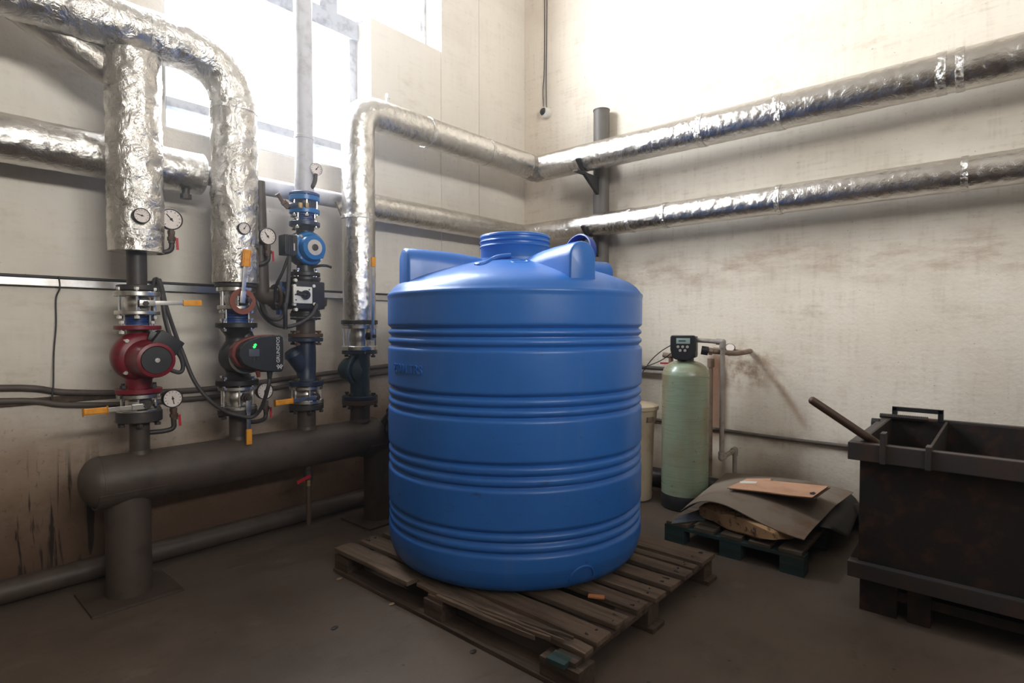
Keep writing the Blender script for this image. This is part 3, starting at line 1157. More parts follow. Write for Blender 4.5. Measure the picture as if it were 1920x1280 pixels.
outl = [(448, 668), (450, 653), (458, 643), (472, 636), (490, 631), (510, 628.5), (525, 628), (531, 631), (532, 640), (532, 690), (530, 696), (524, 697), (500, 697), (485, 694), (468, 689), (456, 682)]
pts = [onV(a, b, VB) for a, b in outl]
bm = bm_new()
add_poly(bm, pts, (0, 0.05, 0))
cb = ob('control_box', bm, 'black_plastic', t, 30, 0.006)
cen = sum(pts, Vector()) / len(pts)
bm = bm_new()
add_poly(bm, [cen + (p - cen) * 1.03 + Vector((-0.012, 0.05, 0)) for p in pts], (0, 0.055, 0))
ob('rear_shell', bm, 'red_brown', cb, 30, 0.006)
bm = bm_new()
q = onV(476, 661, VB)
add_box(bm, q + FRONT * 0.003, (0.058, 0.004, 0.042), None, 0.001)
ob('display', bm, 'screen_grey', cb)
bm = bm_new()
for a, b in ((478, 646.5), (476.5, 650)):
    q = onV(a, b, VB)
    bar_between(bm, q + FRONT * 0.004 + Vector((-.006, 0, -.004)), q + FRONT * 0.004 + Vector((.006, 0, .004)), 0.012, 0.005, FRONT, 0.001)
ob('status_light', bm, 'led_green', cb)
bm = bm_new()
for a, b in ((469, 672), (476, 673.5), (483, 672), (476, 677), (476, 670)):
    add_cyl(bm, onV(a, b, VB), onV(a, b, VB) + FRONT * 0.003, 0.005, 10)
stuff(ob('keypad', bm, 'dark_steel', cb))
q = onV(521.5, 655.5, VB) + FRONT * 0.0015
mt = Matrix.Translation(q) @ Matrix(((0, 1, 0), (0, 0, -1), (-1, 0, 0))).transposed().to_4x4()
mt = Matrix.Translation(q) @ Matrix(((0, -1 * 0, 0), (0, 0, 0), (0, 0, 0))).to_4x4() if False else Matrix.Translation(q) @ (Matrix.Rotation(PI / 2, 4, 'Y') @ Matrix.Rotation(PI / 2, 4, 'X')) if False else Matrix.Translation(q) @ Matrix(((0, -1, 0, 0), (0, 0, -1, 0), (1, 0, 0, 0), (0, 0, 0, 1)))
text_mesh('GRUNDFOS', 0.028, 0.0008, mt, 'lettering', 'white_print', cb)
bm = bm_new()
q = onV(524, 687, VB) + FRONT * 0.002
add_box(bm, q, (0.034, 0.002, 0.0045), Matrix.Rotation(math.radians(50), 3, 'Y'))
add_box(bm, q, (0.034, 0.002, 0.0045), Matrix.Rotation(math.radians(-50), 3, 'Y'))
add_box(bm, q + Vector((-0.012, 0, 0)), (0.018, 0.002, 0.0045), Matrix.Rotation(math.radians(50), 3, 'Y'))
add_box(bm, q + Vector((0.012, 0, 0)), (0.018, 0.002, 0.0045), Matrix.Rotation(math.radians(-50), 3, 'Y'))
ob('emblem', bm, 'white_print', cb, smooth=0)
bm = bm_new()
add_cyl(bm, onV(483, 694, VB + 0.03), onV(485, 707, VB + 0.03), 0.014, 10, 0.009)
ob('cable_gland', bm, 'red_brown', cb)
bm = bm_new()
add_cyl(bm, onV(506, 695, VB + 0.03), onV(505, 712, VB + 0.03), 0.018, 12, 0.010)
ob('cable_gland', bm, 'black_plastic', cb)

ball_valve(R2, 'bright ball valve below the black pump, orange-gripped lever hanging down', (723, 730, 66), (759, 766, 68), (730, 759), 42,
           (466, 757, 467, 833), (460, 745), 0.62)
dial_gauge('round pressure gauge right of the second foil riser, before a grey pipe', onV(502, 443, VR - 0.02), 0.052,
           [R2.P(492, 0.1), onV(492, 495, VR), onV(504, 488, VR - 0.02), onV(502, 460, VR - 0.02)],
           (onV(502, 462, VR - 0.025), onV(503, 480, VR - 0.025)), ang=2.2, group='round dial gauges on the risers')
dial_gauge('small dial thermometer wrapped into the second foil riser', onV(458, 428, VR - 0.14), 0.034, m_case='black_plastic', ang=1.0,
           name='dial_thermometer', cat='thermometer', depth=0.045)
dial_gauge('round pressure gauge half behind the black pump cable', onV(497, 733, VR + 0.05), 0.052,
           [onV(455, 792, VR), onV(485, 790, VR + 0.03), onV(499, 784, VR + 0.05), onV(497, 752, VR + 0.05)],
           (onV(498, 754, VR + 0.045), onV(499, 772, VR + 0.045)), ang=1.2, group='round dial gauges on the risers')

# ---- riser three
t = thing('steel_pipe', 'tall bare grey pipe crossing the window from the ceiling', 'pipe', (R3.x, VR, R3.z(364)))
bm = bm_new()
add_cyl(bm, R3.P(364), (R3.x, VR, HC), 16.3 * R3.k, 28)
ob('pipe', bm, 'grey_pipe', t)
bm = bm_new()
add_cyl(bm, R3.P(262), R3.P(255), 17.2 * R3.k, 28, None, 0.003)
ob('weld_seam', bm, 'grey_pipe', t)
bm = bm_new()
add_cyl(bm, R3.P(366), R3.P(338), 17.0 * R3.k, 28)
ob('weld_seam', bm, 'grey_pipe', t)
R3.part('flange', 'blue_iron', t, [(363, 368, 54)])
dial_gauge('small dial gauge on a bent stem beside the tall bare pipe', onV(593, 317, VR - 0.06), 0.042,
           [R3.P(352, 0.03, -0.04), onV(586, 350, VR - 0.06), onV(591, 340, VR - 0.06), onV(592, 326, VR - 0.06)], None, 'zinc', 0.9, group='round dial gauges on the risers')

t = thing('butterfly_valve', 'blue butterfly valve at the bottom of the tall bare pipe', 'valve', R3.P(403))
R3.part('flange', 'bright_blue', t, [(369, 378, 54)])
R3.part('flange', 'bright_blue', t, [(393, 402, 54)])
R3.part('valve_body', 'navy_iron', t, [(378, 393, 42)])
R3.bolts(t, 367, 404, 54, 6, 'bolt_zinc', 0.008, 0.2)
bm = bm_new()
for a in (563, 575):
    q = onV(a, 385, VR - 0.085)
    add_box(bm, q, (0.02, 0.02, 0.034), None, 0.003)
stuff(ob('brass_lugs', bm, 'brass', t))
bm = bm_new()
add_cyl(bm, R3.P(387, -0.05, -0.03), onV(540, 387, VR - 0.05), 0.018, 12)
ob('stem', bm, 'navy_iron', t)
bm = bm_new()
bar_between(bm, onV(541, 388, VR - 0.06), onV(531, 378, VR - 0.06), 0.03, 0.01, FRONT, 0.003)
bar_between(bm, onV(533, 383, VR - 0.06), onV(520, 363, VR - 0.06), 0.022, 0.014, FRONT, 0.004)
ob('lever', bm, 'rusty_steel', t)

coupling(R3, 'dark blue coupling between butterfly valve and blue pump', 'blue_iron', 36, 403, 417, 50)
t = thing('circulation_pump', 'blue-faced circulation pump with silver plate and side terminal box', 'pump', R3.P(519))
k = R3.k
R3.part('flange', 'navy_iron', t, [(417, 425, 55)])
R3.part('flange', 'black_iron', t, [(511, 518, 54)])
R3.bolts(t, 415, 427, 55, 4, 'bolt_zinc', 0.008, 0.5)
R3.bolts(t, 509, 520, 54, 4, 'bolt_zinc', 0.008, 0.5)
pc = R3.P(467)
bm = bm_new()
add_lathe(bm, [(0, -0.08), (24 * k, -0.07), (33 * k, -0.03), (34 * k, 0.03), (31 * k, 0.05), (0, 0.05)], axm(pc, FRONT), 40)
z0, z1_ = R3.z(425), R3.z(511)
add_lathe(bm, [(17 * k, 0), (14 * k, 0.05), (18 * k, 0.1), (18 * k, z0 - z1_ - 0.1), (15 * k, z0 - z1_ - 0.03), (21 * k, z0 - z1_)], axm((R3.x, VR, z1_), (0, 0, 1)), 28)
ob('volute', bm, 'black_iron', t)
bm = bm_new()
add_lathe(bm, [(31 * k, 0.045), (31 * k, 0.065), (29 * k, 0.075), (25 * k, 0.078), (24 * k, 0.11), (22 * k, 0.122), (14.5 * k, 0.124), (14 * k, 0.12), (0, 0.12)], axm(pc + Vector((0.0, 0, 0)), FRONT), 40, False)
mo = ob('motor_face', bm, 'bright_blue', t)
bm = bm_new()
add_lathe(bm, [(14.3 * k, 0.119), (14.3 * k, 0.126), (0, 0.126)], axm(pc, FRONT), 32)
ob('name_plate', bm, 'plate_silver', mo)
bm = bm_new()
add_lathe(bm, [(6 * k, 0.124), (6 * k, 0.131), (4.5 * k, 0.133), (4 * k, 0.130), (0, 0.130)], axm(pc, FRONT), 24)
ob('vent_screw', bm, 'dark_steel', mo)
bm = bm_new()
for a in (PI / 4, 3 * PI / 4, 5 * PI / 4, 7 * PI / 4):
    q = pc + Vector((math.cos(a), 0, math.sin(a))) * 27.5 * k
    add_cyl(bm, q + FRONT * 0.07, q + FRONT * 0.084, 0.009, 8)
stuff(ob('housing_screws', bm, 'bolt_zinc', mo))
bm = bm_new()
q = onV(540, 460, VR - 0.07)
add_box(bm, q, (0.08, 0.09, 0.125), None, 0.008)
tb = ob('terminal_box', bm, 'black_plastic', t)
bm = bm_new()
for i in range(4):
    add_box(bm, q + Vector((-0.03 + 0.012 * i, -0.047, 0)), (0.005, 0.006, 0.11))
ob('box_ribs', bm, 'black_plastic', tb, smooth=0)
bm = bm_new()
bx(bm, q.x + 0.012, q.x + 0.02, q.y - 0.049, q.y - 0.045, q.z - 0.035, q.z + 0.01)
ob('box_label', bm, 'plate_silver', tb, smooth=0)
bm = bm_new()
add_tube(bm, spline([onV(586, 501, VR - 0.05), onV(600, 498, VR - 0.07), onV(612, 498, VR - 0.07), onV(621, 501, VR - 0.07)], 5), 0.009, 8)
ob('vent_lever', bm, 'black_plastic', t)

t = thing('mixing_valve', 'black three-way mixing valve with a white knob plate', 'valve', R3.P(595))
R3.part('flange', 'black_iron', t, [(520, 526, 55)])
R3.part('flange', 'black_iron', t, [(587, 594, 55)])
bm = bm_new()
z0 = R3.z(588)
H = R3.z(525) - z0
add_lathe(bm, [(26 * k, 0), (26 * k, H * .06), (19 * k, H * .2), (21 * k, H * .5), (19 * k, H * .8), (26 * k, H * .94), (26 * k, H)], axm((R3.x, VR, z0), (0, 0, 1)), 28)
q = onV(571, 554, VR - 0.05)
add_box(bm, q, (0.2, 0.15, 0.175), None, 0.012)
add_cyl(bm, onV(545, 562, VR), onV(528, 562, VR), 0.055, 24)
ob('valve_body', bm, 'black_iron', t)
bm = bm_new()
for a, b in ((553, 535.5), (589, 536), (553, 570), (590, 570), (556, 580), (555, 525)):
    qq = onV(a, b, VR - 0.13)
    add_cyl(bm, qq + Vector((0, 0.02, 0)), qq, 0.0105, 10)
stuff(ob('cover_screws', bm, 'white_plastic', t))
bm = bm_new()
ctr = onV(567, 553, VR - 0.135)
add_box(bm, ctr, (0.125, 0.018, 0.104), None, 0.006)
pl = ob('knob_plate', bm, 'white_plastic', t)
bm = bm_new()
kc = onV(571.5, 552.5, VR - 0.145)
add_cyl(bm, kc, kc + FRONT * 0.025, 0.028, 24, None, 0.004)
bar_between(bm, kc + FRONT * 0.018, onV(558, 548, VR - 0.16), 0.018, 0.016, FRONT, 0.005)
ob('knob', bm, 'black_plastic', pl)
bm = bm_new()
for a, b in ((554, 552), (555, 562), (580, 543)):
    qq = onV(a, b, VR - 0.145)
    add_cyl(bm, qq + Vector((0, 0.004, 0)), qq + FRONT * 0.002, 0.0045, 8)
stuff(ob('plate_holes', bm, 'ink', pl))
R3.bolts(t, 519, 527, 54, 4, 'bolt_zinc', 0.007, 0.2)
R3.bolts(t, 586, 596, 54, 4, 'bolt_zinc', 0.007, 0.2)

# bypass pipe with its blue valve, left of the third riser
VBY = VR + 0.06
t = thing('bypass_pipe', 'grey bypass pipe dropping behind the second foil riser and elbowing right', 'pipe', onV(492, 565, VBY))
bm = bm_new()
el = onV(490, 556, VBY)
add_tube(bm, fillet([(el.x, VBY, zl - 0.02), (el.x, VBY, el.z), (onV(514, 557, VBY).x, VBY, el.z)], 0.12, 10), 0.044, 20, lambda p, d, L, a: 0.03 + 0.018 * min(1, max(0, (L - 0.45) / 0.15)))
ob('pipe', bm, 'grey_paint', t)
bm = bm_new()
fx = onV(514, 557, VBY).x
add_cyl(bm, (fx, VBY, el.z), (fx + 0.016, VBY, el.z), 0.082, 28)
ob('flange', bm, 'rusty_steel', t)
t = thing('butterfly_valve', 'blue wafer valve between bypass elbow and mixing valve', 'valve', (fx + 0.05, VBY, el.z - 0.08))
bm = bm_new()
add_cyl(bm, (fx + 0.018, VBY, el.z), (fx + 0.062, VBY, el.z), 0.074, 28, None, 0.008)
add_cyl(bm, (fx + 0.04, VBY, el.z - 0.11), (fx + 0.04, VBY, el.z + 0.10), 0.026, 14)
ob('valve_body', bm, 'blue_iron', t)
bm = bm_new()
add_cyl(bm, (fx + 0.064, VBY, el.z), (fx + 0.082, VBY, el.z), 0.08, 28)
ob('flange', bm, 'black_iron', t)
bm = bm_new()
for a in (0.7, 2.4, 3.9, 5.5):
    y_, z_ = VBY + 0.066 * math.cos(a), el.z + 0.066 * math.sin(a)
    add_cyl(bm, (fx - 0.015, y_, z_), (fx + 0.1, y_, z_), 0.007, 8)
    add_cyl(bm, (fx - 0.02, y_, z_), (fx - 0.008, y_, z_), 0.012, 6)
stuff(ob('bolts', bm, 'bolt_zinc', t))

t = thing('pipe_spool', 'short grey-brown pipe length with rusty flange below the mixing valve', 'pipe', R3.P(633))
R3.part('pipe', 'grey_paint', t, [(595, 627, 34)])
R3.part('flange', 'rusty_steel', t, [(625, 632, 62)])
R3.part('flange', 'dark_steel', t, [(595, 599, 54)])
t = thing('strainer', 'dark blue flanged strainer with a slanting side branch on the third riser', 'strainer', R3.P(722))
R3.part('flange', 'navy_iron', t, [(633, 640, 62)])
R3.part('flange', 'navy_iron', t, [(713, 722, 62)])
bm = bm_new()
z0, z1_ = R3.z(713), R3.z(640)
H = z1_ - z0
add_lathe(bm, [(22 * k, 0), (17 * k, H * .1), (18 * k, H * .4), (18 * k, H * .75), (17 * k, H)], axm((R3.x, VR, z0), (0, 0, 1)), 28)
add_cyl(bm, onV(572, 694, VR), onV(549, 662, VR), 15 * k, 24, 15.5 * k)
ob('strainer_body', bm, 'navy_iron', t)
bm = bm_new()
add_cyl(bm, onV(551, 665, VR), onV(546, 657, VR), 17 * k, 24, 14 * k, 0.004)
ob('branch_cap', bm, 'navy_iron', t)
R3.bolts(t, 624, 642, 62, 4, 'rusty_steel', 0.012, 0.5, name='nuts')
R3.bolts(t, 711, 724, 62, 4, 'rusty_steel', 0.010, 0.5, name='nuts')
ball_valve(R3, 'ball valve at the foot of the third riser, lever pointing left', (723, 729, 60), (748, 755, 62), (729, 748), 40,
           (592, 745, 515, 756), (590, 744), 0.58)

# ---- riser four
ball_valve(R4, 'ball valve under the fourth foil riser, long lever pointing up', (609, 616, 66), (648, 656, 66), (616, 648), 38,
           (699, 632, 700, 482), (690, 630), 0.88, 0.03)
t = thing('check_valve', 'teal check valve with rounded left bulge above the header right end', 'valve', R4.P(749))
k = R4.k
R4.part('flange', 'navy_iron', t, [(657, 663, 65)])
R4.part('flange', 'navy_iron', t, [(741, 748, 65)])
bm = bm_new()
z0, z1_ = R4.z(741), R4.z(663)
H = z1_ - z0
add_lathe(bm, [(19 * k, 0), (18 * k, H * .08), (17.5 * k, H * .5), (19 * k, H * .7), (18 * k, H)], axm((R4.x, VR, z0), (0, 0, 1)), 28)
add_lathe(bm, [(0, -0.11), (14 * k, -0.10), (22 * k, -0.06), (24 * k, 0), (22 * k, 0.05), (0, 0.07)], axm(onV(664, 693, VR) , (0.35, -1, 0)), 28)
add_tube(bm, spline([onV(665, 665, VR - 0.05), onV(655, 682, VR - 0.05), onV(652, 700, VR - 0.05), onV(660, 718, VR - 0.05)], 6), 0.016, 10)
ob('valve_body', bm, 'teal_iron', t)
R4.bolts(t, 655, 665, 65, 4, 'dark_steel', 0.011, 0.4, name='nuts')
R4.bolts(t, 739, 750, 65, 4, 'dark_steel', 0.011, 0.4, name='nuts')


# ------------------------------------------------------------------ cables
def cable(name, pts, r, m, label, cat='cable', k=8):
    bm = bm_new()
    add_tube(bm, spline(pts, k), r, 10)
    return tag(ob(name, bm, m), label, cat)


cable('pump_cable', [onV(312, 690, VR - .1), onV(335, 698, VR - .1), onV(343, 690, VR - .1), onV(340, 672, VR - .1), onV(330, 655, VR - .1), onV(318, 628, VR - 0.06), onV(308, 590, VR + .05),
                     onV(303, 550, VR + .2), onV(296, 526, VR + .38), onV(292, 523, VR + .41), onV(288, 530, VR + .38), onV(287, 570, VR + .3), onV(285, 616, VR + .2)],
      0.011, 'cable_rubber', 'grey cable looping from the red pump up to the wall trunking')
cable('pump_cable', [onV(299, 524, VR + .40), onV(304, 540, VR + .36), onV(312, 575, VR + .3), onV(325, 615, VR + .2), onV(342, 660, VR + .1), onV(365, 715, VR + .05), onV(395, 752, VR),
                     onV(425, 772, VR - .09), onV(445, 778, VR - .12), onV(470, 782, VR - .13), onV(485, 772, VR - .15), onV(495, 752, VR - .2), onV(503, 725, VR - .25), onV(505, 711, VR - .25)],
      0.011, 'cable_rubber', 'long dark cable sagging from trunking to the black pump control box')
cable('pump_cable', [onV(541, 480, VR - .08), onV(530, 510, VR - .06), onV(519, 532, VR - .03), onV(516, 547, VR), onV(517, 580, VR + .02)],
      0.009, 'black_plastic', 'thin black cable slanting from the blue pump terminal box')
cable('pump_cable', [onV(543, 480, VR - .08), onV(541, 520, VR - .12), onV(538, 560, VR - .14), onV(530, 592, VR - .14), onV(515, 599, VR - .12), onV(500, 590, VR - .05), onV(492, 570, VR + .08), onV(488, 545, VR + .25), onV(484, 540, VR + .4)],
      0.012, 'cable_rubber', 'grey cable with tight loop hanging from the blue pump')
cable('pump_cable', [onV(594, 570, VR - .15), onV(586, 588, VR - .16), onV(565, 604, VR - .16), onV(540, 612, VR - .15), onV(515, 608, VR - .1), onV(495, 592, VR), onV(484, 570, VR + .15), onV(480, 545, VR + .4)],
      0.012, 'cable_rubber', 'grey cable in a wide loop under the mixing valve')
cable('cable_drop', [onV(534, 568, VR - .16), onV(535, 590, VR - .16), onV(535, 612, VR - .15), onV(535, 617, VR - .15)], 0.013, 'black_plastic', 'short black cable tail hanging through the wide loop')
cable('wall_wire', [onV(110, 518, WALLV - .034), onV(112, 540, WALLV - .034), onV(105, 560, WALLV - .02), onV(105, 610, WALLV - .02), onV(101, 660, WALLV - .02), onV(100, 720, WALLV - .04), onV(97, 748, WALLV - .04)],
      0.004, 'cable_rubber', 'thin dark wire running down the left wall below the trunking', 'wire')

# trunking and conduits on the left wall
bm = bm_new()
ztk = 1.64
bx(bm, -2.5, 2.92, WALLV - 0.035, WALLV, ztk - 0.024, ztk + 0.016, 0.002)
t = tag(thing('cable_trunking', 'flat galvanised cable trunking along the left wall behind the pumps', 'trunking', (0.2, WALLV, ztk - 0.024)), 'flat galvanised cable trunking along the left wall behind the pumps', 'trunking')
ob('channel', bm, 'galvanised', t, smooth=0)
bm = bm_new()
bx(bm, -2.5, 2.92, WALLV - 0.028, WALLV, ztk + 0.017, ztk + 0.034)
ob('shadow_strip', bm, 'cable_rubber', t, smooth=0, bev=0.006)  # dark strip put in for the shadow gap over the trunking
bm = bm_new()
q = onV(606, 570, WALLV - 0.04)
add_poly(bm, [q + Vector((-0.03, 0, 0.05)), q + Vector((0.035, 0, 0.05)), q + Vector((0.03, 0, -0.01)), q + Vector((-0.03, 0, -0.045))], (0, 0.03, 0))
ob('hanger', bm, 'grey_paint', t, smooth=0)

for i, (dz, r, lab) in enumerate(((0.0, 0.017, 'upper of two dark conduits running low along the left wall'), (-0.068, 0.016, 'lower of two dark conduits running low along the left wall'))):
    pts = []
    for px, py in ((-600, 640), (0, 727), (120, 735), (230, 736), (330, 733), (420, 726), (520, 712), (610, 700), (700, 689), (760, 681)):
        q = onV(px, py, WALLV - 0.02)
        q.z = max(q.z + dz, 0.9)
        if px < 0:
            q.z = 1.1 + dz
        if px > 300 and dz:
            q.z += 0.012
        pts.append(q)
    t = cable('conduit', pts, r, 'conduit', lab, 'conduit', 6)
bm = bm_new()
bx(bm, -2.5, 1.05, WALLV - 0.014, WALLV, 0.985, 1.02)
tag(ob('wall_batten', bm, 'pallet_wood_dark', smooth=0), 'brown wooden batten between the two conduits at far left', 'batten')

# pipes lying along the floor
bm = bm_new()
add_cyl(bm, (-2.6, WALLV - 0.14, 0.072), (WALLU - 0.1, WALLV - 0.14, 0.072), 0.060, 20)
tag(ob('floor_pipe', bm, 'grey_paint'), 'dull grey pipe lying on the floor along the left wall', 'pipe')
bm = bm_new()
add_cyl(bm, (WALLU - 0.10, 3.6, 0.09), (WALLU - 0.10, -2.6, 0.09), 0.075, 20)
tag(ob('floor_pipe', bm, 'dark_steel'), 'dark pipe lying on the floor along the right wall', 'pipe')
pts = [onU(1200, 782, WALLU - 0.02), onU(1335, 803, WALLU - 0.02), onU(1470, 822, WALLU - 0.02), onU(1600, 838, WALLU - 0.02), onU(1760, 862, WALLU - 0.02)]
t = cable('conduit', pts, 0.014, 'conduit', 'dark conduit running low along the right wall behind the softener', 'conduit', 6)

# bag stuffed at the header end
bm = bm_new()
c = Vector((hx1 + 0.03, VR - 0.12, hz + 0.07))
bmesh.ops.create_icosphere(bm, subdivisions=4, radius=1.0)
for v in bm.verts:
    d = v.co.normalized()
    a = 1 + 0.25 * noise.noise(d * 2.2 + Vector((3, 1, 2))) + 0.12 * noise.noise(d * 6)
    v.co = c + Vector((d.x * 0.12 * a, d.y * 0.10 * a, d.z * 0.14 * a))
tag(ob('plastic_bag', bm, 'bag_black'), 'crumpled black bag wedged between header end and blue tank', 'bag')

# ------------------------------------------------------------------ water tank
TC = RGT * (0.0165) + FH * 3.26
TX, TY = TC.x, TC.y
TR_ = 0.715
ZB, ZS = 0.152, 1.575
grooves = [1.393, 1.350, 1.302, 1.077, 1.027, 0.980, 0.765, 0.712, 0.660, 0.4535, 0.405, 0.356]


def body_r(z):
    r = TR_
    for g_ in grooves:
        r -= 0.017 * math.exp(-((z - g_) / 0.0105) ** 2)
    for a, b in ((1.393, 1.302), (1.077, 0.980), (0.765, 0.660), (0.4535, 0.356)):
        if b < z < a:
            r -= 0.002
    return r


prof = [(0, ZB), (0.60, ZB), (0.645, ZB + 0.008), (0.68, ZB + 0.028), (0.698, ZB + 0.06), (0.708, ZB + 0.1)]
z = ZB + 0.12
while z < 1.545:
    prof.append((body_r(z) - 0.007 * max(0, (0.3 - z) / 0.15), z))
    z += 0.005
prof += [(TR_ + 0.000, 1.552), (TR_ + 0.003, 1.562), (TR_ + 0.003, 1.572), (TR_ - 0.004, 1.578)]
dome = [(0.700, 1.592), (0.684, 1.612), (0.655, 1.634), (0.61, 1.655), (0.54, 1.680), (0.46, 1.705), (0.38, 1.728), (0.30, 1.748), (0.245, 1.760)]
prof_shell = list(prof)
prof += dome
prof += [(0.232, 1.762), (0.230, 1.775), (0.212, 1.778)]
t = thing('water_tank', 'tall blue ribbed plastic water tank standing on a wooden pallet', 'tank', (TX, TY, ZB))
bm = bm_new()
add_lathe(bm, prof, axm((TX, TY, 0), (0, 0, 1)), 160, False)
body = ob('tank_body', bm, 'tank_blue', t, smooth=50)
# neck with thread rings, open at the top
nk = [(0.196, 1.765)]
zz = 1.81
nk += [(0.196, 1.838), (0.200, 1.842), (0.204, 1.848), (0.200, 1.854), (0.195, 1.858), (0.195, 1.866), (0.200, 1.870), (0.204, 1.876), (0.200, 1.882), (0.195, 1.886), (0.195, 1.894), (0.201, 1.899), (0.201, 1.910), (0.197, 1.914), (0.186, 1.914), (0.184, 1.9), (0.184, 1.75)]
bm = bm_new()
add_lathe(bm, nk, axm((TX, TY, 0), (0, 0, 1)), 96, False)
ob('neck', bm, 'tank_blue', t, smooth=50)


def dome_z(r):
    pr = list(reversed(dome)) + [(0.711, 1.578)]
    for (r0, z0), (r1, z1) in zip(pr, pr[1:]):
        if r0 <= r <= r1:
            return z0 + (z1 - z0) * (r - r0) / (r1 - r0)
    return 1.76


# four loaf-shaped lugs round the neck
dA = (RGT * 0.485 - FH * 0.875).normalized()
for kq in range(4):
    a = kq * PI / 2
    d = Vector((dA.x * math.cos(a) - dA.y * math.sin(a), dA.x * math.sin(a) + dA.y * math.cos(a), 0))
    s = Vector((-d.y, d.x, 0))
    bm = bm_new()
    secs = []
    for r, hw, ht in ((0.19, 0.105, 1.768), (0.26, 0.098, 1.785), (0.34, 0.088, 1.796), (0.45, 0.080, 1.803), (0.58, 0.0745, 1.806), (0.648, 0.0735, 1.806), (0.658, 0.071, 1.803), (0.662, 0.066, 1.798)):
        ring = []
        zb = min(dome_z(min(max(r, 0.24), 0.70)) - 0.05, 1.66)
        o_ = Vector((TX, TY, 0)) + d * r
        ring.append(o_ - s * hw * 1.04 + Vector((0, 0, zb)))
        zc = max(ht - hw, zb + 0.02)
        for i in range(13):
            th = PI - PI * i / 12
            ring.append(o_ + s * hw * math.cos(th) + Vector((0, 0, zc + (ht - zc) * math.sin(th))))
        ring.append(o_ + s * hw * 1.04 + Vector((0, 0, zb)))
        secs.append([bm.verts.new(p) for p in ring])
    for A_, B_ in zip(secs, secs[1:]):
        for i in range(len(A_) - 1):
            bm.faces.new((A_[i], A_[i + 1], B_[i + 1], B_[i]))
    bm.faces.new(secs[-1])
    bm.faces.new(list(reversed(secs[0])))
    ob('lifting_lug', bm, 'tank_blue', t, smooth=50)

# raised rib on the dome in front of the neck, and a moulded ring
bm = bm_new()


def dome_pt(px, py):
    # intersect the viewing ray with the dome by stepping
    r_ = ray(px, py)
    best = None
    s_ = 2.3
    while s_ < 3.6:
        p_ = CC + r_ * s_
        rr = math.hypot(p_.x - TX, p_.y - TY)
        zs = dome_z(rr) if 0.245 <= rr <= 0.711 else (1.76 if rr < 0.245 else 1.5)
        if p_.z < zs:
            return Vector((p_.x, p_.y, zs))
        s_ += 0.004
    return CC + r_ * 3.0


pp = [dome_pt(*q) for q in ((958, 478.5), (943, 480), (930, 483), (920, 488), (910, 493), (901, 496.5), (893, 496))]
add_tube(bm, spline(pp, 6), 0.013, 10)
ob('moulded_rib', bm, 'tank_blue', t)
bm = bm_new()
cpt = dome_pt(975, 490)
nrm = Vector((cpt.x - TX, cpt.y - TY, 0)).normalized() * 0.3 + Vector((0, 0, 1))
mt = axm(cpt, nrm)
add_lathe(bm, [(0.036, -0.004), (0.040, 0.003), (0.046, 0.003), (0.050, -0.004)], mt, 32, False)
ob('moulded_ring', bm, 'tank_blue', t)


def tank_bend(px, py):
    """centre angle and height on the shell seen at a pixel"""
    r_ = ray(px, py)
    s_ = 2.2
    while s_ < 4.5:
        p_ = CC + r_ * s_
        if math.hypot(p_.x - TX, p_.y - TY) < TR_:
            break
        s_ += 0.002
    return math.atan2(p_.y - TY, p_.x - TX), p_.z


a0, zt0 = tank_bend(761, 692)


def bend(co):
    an = a0 + co.x / TR_
    rr = TR_ + co.z - 0.001
    return Vector((TX + rr * math.cos(an), TY + rr * math.sin(an), zt0 + co.y))


text_mesh('2500 LTRS', 0.062, 0.006, None, 'embossed_lettering', 'tank_blue', t, bend)
# moulded arch near the bottom right
a1, zc1 = tank_bend(1094, 1085)
bm = bm_new()
arch = []
for i in range(17):
    th = PI * i / 16
    arch.append((0.068 * math.cos(th), 0.06 * math.sin(th)))
arch = [(0.068, -0.055)] + arch + [(-0.068, -0.055)]


def shell_r(z):
    for (r0, z0), (r1, z1) in zip(prof_shell, prof_shell[1:]):
        if z0 <= z <= z1 and z1 > z0:
            return r0 + (r1 - r0) * (z - z0) / (z1 - z0)
    return TR_


add_tube(bm, densify([Vector((TX + shell_r(zc1 + y) * math.cos(a1 + x / TR_), TY + shell_r(zc1 + y) * math.sin(a1 + x / TR_), zc1 + y)) for x, y in arch], 0.01), 0.005, 8)
ob('moulded_arch', bm, 'tank_blue', t)

# loose lid standing on the dome behind the front lug
lp = onD(1087, 450, 3.62)
bm = bm_new()
la = (RGT * -0.80 - FH * 0.60 + Vector((0, 0, 0.18))).normalized()
lm = axm((lp.x, lp.y, 1.856), la)
t = thing('tank_lid', 'dark blue screw lid leaning upright on the tank behind the front lug', 'lid', (lp.x, lp.y, 1.74))
add_lathe(bm, [(0, -0.03), (0.118, -0.03), (0.128, -0.02), (0.130, 0.03), (0.122, 0.032), (0.119, 0.028), (0.117, -0.018), (0, -0.02)], lm, 40, False)
ob('lid_shell', bm, 'lid_blue', t)
bm = bm_new()
add_lathe(bm, [(0.114, -0.016), (0, -0.016)], lm, 40, False)
ob('lid_inside', bm, 'lid_inner', t)

# ------------------------------------------------------------------ pallet under the tank
t = thing('pallet', 'large weathered wooden pallet with splintered corner under the blue tank', 'pallet', (2.4, 2.03, 0))
PU0, PU1, PV0, PV1 = 1.735, 3.08, 1.21, 2.855


